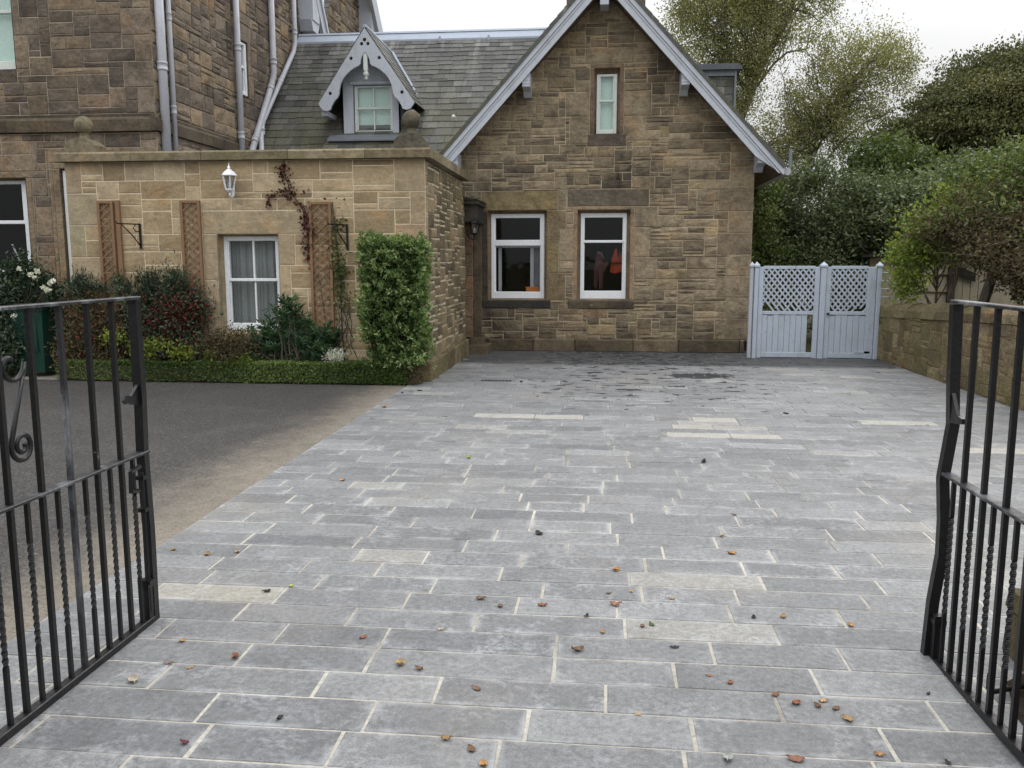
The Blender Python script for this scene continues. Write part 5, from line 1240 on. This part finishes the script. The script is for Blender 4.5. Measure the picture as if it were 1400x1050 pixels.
GB = [((6.9, 10.8, 3.3), (.8, .7, .22), 36), ((5.6, 11.6, 2.75), (.5, .7, .25), 26), ((5.3, 12.9, 2.78), (.5, .5, .22), 30), ((5.9, 12.2, 2.95), (.6, .6, .25), 34), ((6.6, 11.6, 3.15), (.8, .7, .28), 40), ((5.2, 11.9, 2.45), (.5, .7, .4), 26), ((6.0, 11.0, 2.5), (.8, .7, .5), 30), ((5.4, 11.8, 2.0), (.8, 1.1, .6), 70), ((6.2, 10.8, 2.4), (.9, 1.0, .8), 60), ((7.0, 11.4, 3.1), (.9, 1.0, .5), 50)]
P, tone = blob_points(rng, GB, 36, (.13, .13, .09))
extra = [[np.array([c[0], c[1], c[2]]) + np.array([0, 0, .1]) * k + rng.normal(size=3) * .03 for k in range(7)] for c in ((6.2, 12, 3.1), (5.4, 12.6, 2.9), (6.9, 11.5, 3.3), (6.6, 11.9, 3.3))]
P = np.concatenate([P] + [np.array(e) for e in extra]); tone = np.concatenate([tone, np.full(28, .8)])
leaf_mesh('green_shoots', P, .07, L_['mid'], br_, seed=14, asp=.5, tone=tone)
tree('bramble_bush', 'bright yellow green climber hanging over the wall top next to the gate post', 'bush', [(5.0, 13.3, 0), (4.95, 13.3, .9), (4.9, 13.2, 1.6)], .04,
     [((4.75, 13.0, 1.95), (.42, .5, .4), 60), ((4.5, 13.2, 1.65), (.3, .4, .3), 36), ((5.25, 12.7, 2.2), (.45, .5, .32), 50), ((4.62, 13.7, 1.2), (.13, .25, .3), 18), ((5.3, 13.2, 2.45), (.5, .5, .3), 40)], 46, (.11, .12, .09), 'lime', .07, 'twig', 15, limbs=18, limb_r=.012)
# far planting that closes the view
rng = NRM(16); P, tone = blob_points(rng, [((x, 29 + (x % 3), 1.8), (1.6, 1.2, 1.9), 60) for x in (1, 3, 5.5, 8, 10.5, 13, 16, 19)], 60, (.25, .25, .22))
tag(leaf_mesh('far_hedge', P, .2, L_['laurel'], origin=(10, 29, 0), seed=17, tone=tone), 'dark leafy screen of mixed shrubs far behind the trees', 'hedge')

# ---- the bed in front of the extension
def box_points(rng, n, x0, x1, y0, y1, z0, z1, rnd=.12, shell=.6, wob=.03):
    p = np.stack([rng.uniform(x0, x1, n), rng.uniform(y0, y1, n), rng.uniform(z0, z1, n)], 1)
    c = np.array([(x0 + x1) / 2, (y0 + y1) / 2, (z0 + z1) / 2]); h = np.array([(x1 - x0) / 2, (y1 - y0) / 2, (z1 - z0) / 2])
    k = rng.random(n) < shell                                   # push most leaves to the clipped surface
    ax = rng.choice(3, n, p=(h[[1, 2, 0]] * h[[2, 0, 1]]) / (h[[1, 2, 0]] * h[[2, 0, 1]]).sum()); sg = rng.choice([-1, 1], n)
    for a in range(3):
        m_ = k & (ax == a); p[m_, a] = c[a] + sg[m_] * h[a] * (1 - np.abs(rng.normal(0, .05, m_.sum())))
    w_ = np.sin(p[:, 0] * 9) * np.sin(p[:, 2] * 7 + 1) * wob
    p[:, 1] += w_; p[:, 2] += np.sin(p[:, 0] * 6.3 + 2) * wob * .6 + np.sin(p[:, 0] * 17) * wob * .3
    return p
def solid(mb, x0, x1, y0, y1, z0, z1): mb.box(x0, x1, y0, y1, z0, z1)
cs = thing('clipped_shrub', (-2.6, 10.65, 0), 'tall clipped light green evergreen column by the extension corner', 'shrub')
rng = NRM(20); CN = box_points(rng, 620, -2.93, -2.24, 10.46, 10.86, .32, 1.80, shell=.85, wob=.045)
CN = CN[~((CN[:, 2] < .55) & (CN[:, 0] < -2.74) & (rng.random(len(CN)) < .8))]
PQ, DQ, TQ = [], [], []
for q in CN:
    out = np.array([q[0] + 2.6, (q[1] - 10.75) * 1.6, (q[2] - 1.0) * .25 + .12]); out /= np.linalg.norm(out) + 1e-6
    tv = rng.beta(2, 2.4) * .6
    for _ in range(int(rng.integers(5, 10))):          # shoots, each a whorl of leaves, tips paler for new growth and painted highlights
        e = q + out * rng.uniform(-.05, .055) + rng.normal(size=3) * .04; k = int(rng.integers(6, 9)); tip = (e - q).dot(out) / .12
        for j in range(k):
            PQ.append(e + rng.normal(size=3) * .008); DQ.append(rng.normal(size=3) * .7 + out * .7 + np.array([0, 0, .3])); TQ.append(np.clip(tv + .3 * tip + rng.uniform(-.08, .2), 0, 1))
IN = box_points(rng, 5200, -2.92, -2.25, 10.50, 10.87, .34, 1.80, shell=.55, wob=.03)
PQ += list(IN); DQ += list(rng.normal(size=(len(IN), 3))); TQ += list(rng.uniform(0, .2, len(IN)))  # inner leaves toned dark to paint the shaded gaps
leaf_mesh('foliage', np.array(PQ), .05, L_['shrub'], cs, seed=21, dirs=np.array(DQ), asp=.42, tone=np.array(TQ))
mb = MB(); r2 = NRM(22)
for _ in range(16):
    x, y = r2.uniform(-2.9, -2.3), r2.uniform(10.5, 10.78); mb.tube(limb((-2.6 + (x + 2.6) * .4, 10.66, 0), (x, y, r2.uniform(.9, 1.7)), r2, 5), [.016, .013, .01, .008, .006, .004], 5)
mb.build('stems', M['bark'], cs)
def box_hedge(x0, x1, y0, y1, h, label, seed):
    t = thing('box_hedge', ((x0 + x1) / 2, (y0 + y1) / 2, 0), label, 'hedge', 'low clipped box hedges'); rng = NRM(seed); n = int((x1 - x0) * 9000)
    P = box_points(rng, n, x0, x1, y0, y1, .02, h, shell=.88, wob=.012)
    tn = np.clip(.5 + .25 * np.sin(P[:, 0] * 2.3 + seed) + rng.normal(0, .22, n), 0, 1)
    leaf_mesh('foliage', P, .027, L_['box'], t, seed=seed, bias=(0, -.35, .6), asp=.65, tone=tn)
    mb = MB(); mb.box(x0 + .05, x1 - .04, y0 + .06, y1 - .06, 0, h - .07); mb.build('woody_core', M['bark'], t)
    return t
box_hedge(-7.1, -2.42, 10.48, 10.76, .26, 'long low clipped box hedge edging the flower bed along the tarmac', 30)
box_hedge(-9.6, -7.95, 10.55, 10.85, .3, 'short low box hedge beyond the green bin', 31)
t = thing('dry_hedge_end', (-2.3, 10.6, 0), 'brown bare twiggy tuft at the hedge end beside the wall plinth', 'dead shrub')
rng = NRM(33); P = box_points(rng, 900, -2.42, -2.24, 10.47, 10.72, .02, .26, wob=.02); leaf_mesh('foliage', P, .03, L_['brown'], t, seed=33)
def clump(name, label, cat, blobs, per, spread, leaf, size, seed, asp=.4, bias=(0, -.2, .4), stems=12, col=None, group=None, base=None):
    rng = NRM(seed); c = np.mean([b[0] for b in blobs], 0); base = base or (c[0], c[1], 0)
    t = thing(name, base, label, cat, group); P, tone = blob_points(rng, blobs, per, spread); P = P[P[:, 2] > .02]; tone = tone[:len(P)]
    P[:, 1] = np.minimum(P[:, 1], 10.885)
    leaf_mesh('foliage', P, size, L_[leaf], t, seed=seed, bias=bias, asp=asp, tone=tone, col=col(rng, P) if col else None)
    mb = MB()
    for e in P[rng.choice(len(P), stems)]:
        mb.tube(limb((base[0] + rng.normal() * .15, min(10.85, base[1] + rng.normal() * .04), 0), e, rng, 5, 0, .12), [.012, .01, .008, .006, .005, .003], 5)
    mb.build('stems', M['bark'], t); return t
# spurge-like rosettes below the window
rng = NRM(40); sp = thing('spurge_bush', (-3.95, 10.55, 0), 'blue green bushy plant with whorled narrow leaves below the window', 'bush')
PP, DD, TT = [], [], []
for c, r, n in (((-4.05, 10.74, .66), (.42, .14, .36), 64), ((-3.6, 10.76, .55), (.32, .12, .34), 44), ((-4.4, 10.76, .48), (.28, .12, .26), 36), ((-4.0, 10.7, .95), (.2, .12, .2), 18), ((-3.9, 10.68, .42), (.62, .1, .18), 50)):
    for _ in range(n):
        d = rng.normal(size=3); d /= np.linalg.norm(d); q = np.array(c) + d * np.array(r) * rng.uniform(.4, 1); k = rng.integers(18, 30); ax = np.array([d[0] * .5, d[1] * .5 - .35, .85]); tv = rng.beta(2, 2)
        for j in range(k):
            w_ = rng.uniform(0, 2 * math.pi); PP.append(q + ax * rng.uniform(-.12, .02)); DD.append(np.array([math.cos(w_), math.sin(w_), .35]) + ax * .35); TT.append(np.clip(tv + rng.normal(0, .12), 0, 1))
PP = np.array(PP); PP[:, 1] = np.minimum(PP[:, 1], 10.86)
leaf_mesh('foliage', PP, .088, L_['spurge'], sp, seed=41, dirs=np.array(DD), asp=.2, tone=np.array(TT))
mb = MB()
for _ in range(20): mb.tube(limb((-3.95 + rng.normal() * .12, 10.58, 0), np.array(PP[rng.integers(len(PP))]), rng, 4), [.012, .01, .008, .006, .004], 5)
mb.build('stems', M['bark'], sp)
def berries(p):
    def f(rng, P):
        c = np.full((len(P), 3), np.nan); m_ = rng.random(len(P)) < p(P); k = m_.sum(); t = rng.random((k, 1))
        c[m_] = np.array([.09, .018, .014]) * (1 - t) + np.array([.2, .04, .026]) * t; return c
    return f
clump('cotoneaster', 'dark cotoneaster full of red berries between the two brown trellises', 'shrub', [((-5.75, 10.72, .75), (.5, .18, .45), 90), ((-5.35, 10.7, .9), (.3, .15, .38), 50), ((-6.1, 10.75, .6), (.35, .14, .5), 50), ((-5.5, 10.68, .4), (.6, .12, .3), 60)], 60, (.09, .05, .1), 'dark', .05, 50, col=berries(lambda P: .12 + .42 * np.exp(-((P[:, 0] + 5.45) / .4) ** 2 - ((P[:, 2] - .85) / .35) ** 2)))
clump('cotoneaster', 'reddish brown shrub under the trellis with the batten beside the bin', 'shrub', [((-6.75, 10.74, .8), (.3, .14, .4), 50), ((-6.5, 10.7, .5), (.45, .18, .4), 70), ((-6.95, 10.68, .35), (.3, .15, .3), 40)], 60, (.08, .07, .1), 'brown', .05, 51, col=berries(lambda P: .1))
rng = NRM(52)
clump('juniper', 'dark feathery evergreen sprays on top of the cotoneaster', 'shrub', [((-5.9, 10.75, 1.22), (.16, .1, .12), 16), ((-5.55, 10.72, 1.28), (.22, .1, .1), 22), ((-6.75, 10.75, 1.2), (.28, .1, .12), 26), ((-6.25, 10.76, 1.15), (.12, .08, .2), 12)], 40, (.05, .04, .07), 'dark', .075, 53, asp=.16, bias=(0, -.1, .9))
clump('euonymus', 'low yellow variegated shrub behind the box hedge', 'shrub', [((-5.75, 10.53, .42), (.42, .07, .14), 32), ((-6.25, 10.53, .58), (.16, .06, .14), 13), ((-5.3, 10.53, .36), (.22, .06, .1), 12)], 20, (.05, .04, .04), 'lime', .055, 54, asp=.5, base=(-5.75, 10.74, 0), col=lambda rng, P: np.where((rng.random(len(P)) < .3)[:, None], np.array([[.30, .30, .075]]), np.nan))
clump('heather', 'small rusty brown shrub under the window sill corner', 'shrub', [((-4.75, 10.6, .46), (.3, .13, .22), 46), ((-5.05, 10.65, .35), (.22, .12, .22), 30)], 60, (.07, .06, .06), 'brown', .04, 55)
clump('geranium', 'low bright green leafy plant beside the rusty brown shrub', 'plant', [((-5.0, 10.56, .3), (.16, .06, .1), 14), ((-4.6, 10.56, .27), (.2, .06, .06), 14)], 22, (.04, .03, .03), 'lime', .05, 56, asp=.6, base=(-4.85, 10.74, 0))
clump('silver_plant', 'small silvery white leaved plant just above the hedge', 'plant', [((-3.4, 10.66, .34), (.12, .05, .05), 20)], 22, (.03, .03, .03), 'petal', .05, 57, asp=.25, stems=5)
# climbers
rng = NRM(60); cr = thing('virginia_creeper', (-3.7, 10.86, .7), 'dark crimson creeper trailing up the sandstone wall over the trellis', 'climber')
path = [(-3.55, 10.86, .7), (-3.62, 10.86, 1.3), (-3.78, 10.87, 1.55), (-3.74, 10.86, 1.9), (-3.82, 10.87, 2.2), (-3.98, 10.87, 2.45), (-4.03, 10.88, 2.62), (-4.08, 10.88, 2.78)]
br2 = [(-3.98, 10.87, 2.45), (-4.12, 10.88, 2.44), (-4.26, 10.88, 2.36), (-4.28, 10.88, 2.27)]
mb = MB(); mb.tube(path, .006, 5); mb.tube(br2, .004, 5); mb.build('stem', M['bark'], cr)
P = [along(path, t) + rng.normal(size=3) * (.045, .015, .045) for t in rng.uniform(.30, 1, 190)] + [along(br2, t) + rng.normal(size=3) * (.035, .012, .035) for t in rng.random(55)] + [np.array([-3.77, 10.85, 2.02]) + rng.normal(size=3) * (.04, .02, .16) for _ in range(80)]
P = np.array(P); P[:, 1] = np.minimum(P[:, 1], 10.87); leaf_mesh('leaves', P, .052, L_['crimson'], cr, seed=61, bias=(0, -.5, -.5), asp=.75)
gc = thing('green_climber', (-3.35, 10.86, .3), 'thin green climber up the edge of the lighter trellis', 'climber')
path = [(-3.3, 10.85, .1), (-3.35, 10.85, .8), (-3.34, 10.85, 1.3), (-3.38, 10.85, 1.8), (-3.42, 10.85, 2.3)]
mb = MB(); mb.tube(path, .007, 5)
for k in range(9): mb.tube(limb((-3.35 + rng.normal() * .08, 10.8, .05), (-3.4 + rng.normal() * .12, 10.84, rng.uniform(.7, 1.1)), rng, 6, 0, .2), .005, 4)
mb.tube(limb((-3.1, 10.8, .1), (-3.25, 10.84, .95), rng, 6, .1, .1), .006, 5); mb.build('stem', M['bark'], gc)
P = np.array([along(path, t) + rng.normal(size=3) * (.06, .02, .08) for t in np.concatenate([rng.uniform(.3, .85, 330), rng.uniform(.5, .6, 90), rng.uniform(.85, 1.0, 40)])]); P[:, 1] = np.minimum(P[:, 1], 10.87)
leaf_mesh('leaves', P, .05, L_['mid'], gc, seed=62, bias=(0, -.5, -.3), asp=.6)
# white-flowered shrub by the tall house
def flowers(rng, P): return None
clump('rose_bush', 'dark leafy shrub dotted with white roses beneath the tall house window', 'shrub', [((-8.05, 10.85, .95), (.35, .2, .42), 60), ((-8.5, 10.85, .75), (.5, .25, .6), 90), ((-7.75, 11.1, 1.25), (.22, .15, .3), 36), ((-8.1, 10.7, .45), (.4, .2, .4), 50), ((-7.35, 11.2, 1.0), (.2, .1, .35), 30), ((-7.75, 11.15, 1.15), (.3, .12, .25), 46)], 60, (.1, .08, .1), 'dark', .06, 70, asp=.55, base=(-8.1, 11.0, 0))
rb = [o for o in C.objects if o.name == 'rose_bush'][0]
rng = NRM(71); P = []
for q in ((-7.58, 10.60, 1.45), (-7.43, 10.60, 1.38), (-7.33, 10.60, 1.41), (-7.37, 10.60, 1.33), (-7.18, 10.60, 1.25), (-7.12, 10.60, 1.29), (-7.24, 10.60, 1.17), (-7.20, 10.60, 1.17), (-7.26, 10.60, 1.21), (-7.71, 10.60, 0.83)):
    P += [np.array(q) + rng.normal(size=3) * .012 for _ in range(26)]
P = np.array(P)
mb = MB()
for q in P[::26]: mb.tube(limb((-7.9, 10.9, .3), q, rng, 5, 0, .1), .004, 4)
mb.build('rose_stems', M['bark'], rb)
leaf_mesh('roses', P, .034, L_['petal'], rb, seed=72, asp=.9)
mb = MB(); mb.tube([(-7.95, 11.25, .9), (-7.97, 11.2, 1.5), (-8.05, 11.15, 1.78)], .012, 6); mb.tube([(-7.95, 11.25, .9), (-8.2, 11.2, 1.4), (-8.22, 11.2, 1.52)], .01, 6)
mb.build('garden_hoop', M['pipe'], rb)

# ------------------------------------------------------------------ fallen leaves on the paving
LC = {'t': (.40, .26, .12), 'r': (.24, .10, .055), 'R': (.25, .115, .068), 'b': (.15, .09, .055), 'd': (.04, .033, .03), 'o': (.42, .22, .085), 'y': (.36, .38, .05), 'g': (.09, .12, .03), 'p': (.12, .035, .045), 'G': (.17, .14, .13), 'P': (.46, .40, .31), 'W': (.30, .31, .29)}
LN = {'t': 'tan', 'r': 'reddish brown', 'b': 'dull brown', 'd': 'almost black', 'o': 'orange', 'y': 'yellow green'}
SPECIAL = {('G', 1.7): 'large curled grey brown leaf nearest the iron gate on the tarmac side', ('P', 1.7): 'pale curled dry leaf close to the iron gate bottom rail', ('P', 1): 'cream folded leaf lying alone on a dark slab', ('R', 1.7): 'large flat rusty red leaf in mid paving', ('R', 1.6): 'bright rusty leaf at the near edge of the paving', ('W', 1.5): 'grey white curled leaf at the near edge of the paving', ('g', .9): 'single dark green leaf next to a dull brown one', ('p', .8): 'tiny purple leaf on a near slab'}
LEAVES = [(-1.69, 3.18, 't', 1), (-1.41, 3.06, 'r', 1.2), (-1.65, 2.99, 'G', 1.7), (-1.71, 2.84, 'P', 1.7), (-1.55, 2.96, 't', 0.8), (-1.55, 3.73, 'd', 1.1), (-1.46, 3.81, 'y', 0.8), (-0.96, 3.29, 'r', 1), (-0.65, 3.4, 'P', 1), (-0.75, 3.07, 't', 1.1), (-0.67, 3.04, 'b', 1), (-0.43, 2.91, 'b', 1.3), (-0.53, 3.75, 'b', 1.2), (-0.43, 3.67, 'b', 0.9), (-0.48, 2.57, 't', 1), (-0.39, 2.52, 'b', 1.2), (-1.07, 2.64, 'd', 0.9), (-1.32, 2.46, 'p', 0.8), (-2.06, 4.19, 't', 1), (-1.92, 4.25, 't', 0.9), (-2.28, 4.25, 'r', 0.8), (-0.34, 2.44, 'o', 1), (-0.24, 3.7, 'r', 1.3), (0.1, 4.19, 'o', 1), (0.09, 3.74, 'R', 1.7), (0.17, 3.91, 't', 0.9), (0.06, 3.87, 'b', 0.7), (0.35, 3.84, 't', 0.8), (-0.04, 3.6, 'd', 0.9), (0.2, 3.52, 'b', 1), (0.24, 3.54, 'g', 0.9), (0.03, 3.44, 'o', 0.8), (-0.07, 3.26, 'b', 1.3), (0.32, 3.33, 'd', 0.9), (0.69, 3.66, 'd', 0.7), (0.82, 3.68, 't', 0.9), (1.09, 3.62, 'o', 0.9), (0.5, 3.05, 'r', 0.9), (0.65, 2.98, 'r', 1), (0.71, 2.92, 'r', 1.1), (0.81, 2.95, 't', 1), (0.78, 2.91, 'b', 0.9), (0.84, 2.9, 'b', 1.1), (0.86, 2.83, 't', 1.1), (0.15, 2.79, 't', 0.8), (0.42, 2.55, 'W', 1.5), (0.63, 2.57, 'R', 1.6), (0.9, 2.62, 'o', 1), (0.43, 3.1, 'r', 0.6), (0.71, 4.5, 'o', 0.9), (1.2, 3.04, 'd', 0.6), (1.1, 2.6, 'd', 0.8), (-0.33, 4.73, 'd', 1.6), (0.1, 4.18, 'o', 1), (0.72, 4.5, 'o', 1.1), (0.71, 4.79, 't', 0.8), (0.84, 5.22, 'b', 0.9), (0.82, 6.62, 'd', 1.5), (-1.02, 6.58, 'y', 1.3), (1.91, 8.88, 'd', 1.8), (-1.0, 10.92, 'd', 1.3), (-1.81, 5.79, 'o', 1.3), (-2.28, 8.84, 'o', 1.8), (-2.07, 4.2, 't', 1), (-2.28, 4.25, 't', 0.9), (-2.15, 10.04, 'd', 1.6), (-2.32, 9.85, 'd', 1.4)]
def leaf_mat():
    m, nt = new_mat('dry_leaf'); a = attr(nt, 'tone'); v = coords(nt); n = noise(nt, v, 60, 4, .7)
    c = mix(nt, 1.0, a.outputs['Color'], ramp(nt, n, [(.3, .6), (.7, 1.25)]), 'MULTIPLY'); finish(nt, c, .7, None, .3); return m
M['dry_leaf'] = leaf_mat()
rng = random.Random(80)
for k, (x, y, c, s) in enumerate(LEAVES):
    L = .036 * min(s, 1.5) * (1 + .02 * max(0, y - 3)) * rng.uniform(.9, 1.15); W = L * rng.uniform(.55, .8); ang = rng.uniform(0, 6.28); curl = rng.uniform(.04, .28) * L; cup = rng.uniform(.05, .4) * W
    mb = MB(); vs = []; nu, nv = 8, 4
    for i in range(nu + 1):
        t = i / nu; half = W / 2 * max(.03, math.sin(math.pi * t ** .85)) ** .7 * (1 + .12 * math.sin(i * 2.6 + k))
        for j in range(nv + 1):
            b = j / nv * 2 - 1; u = (t - .5) * L; v = b * half
            z = .003 + curl * (2 * t - 1) ** 2 * (.4 + .6 * t) + cup * b * b * .7 + .002 * math.sin(i * 1.9 + j + k)
            vs.append((x + u * math.cos(ang) - v * math.sin(ang), y + u * math.sin(ang) + v * math.cos(ang), z))
    kk = rng.uniform(.8, 1.15); col = tuple(q * kk for q in LC[c])
    mb.add(vs, [(i * (nv + 1) + j, i * (nv + 1) + j + 1, (i + 1) * (nv + 1) + j + 1, (i + 1) * (nv + 1) + j) for i in range(nu) for j in range(nv)], (*col, 1))
    mb.tube([(x + .46 * L * math.cos(ang), y + .46 * L * math.sin(ang), .004 + curl * .8), (x + .68 * L * math.cos(ang), y + .68 * L * math.sin(ang), .004 + curl * .6)], .0009, 4, (.08, .05, .03, 1))
    o = mb.build('fallen_leaf', M['dry_leaf'], origin=(x, y, 0), smooth=True)
    lb = SPECIAL.get((c, s)) or 'small %s dry leaf lying on the grey paving' % LN.get(c, 'brown')
    tag(o, lb, 'fallen leaf', 'fallen leaves on the paving')
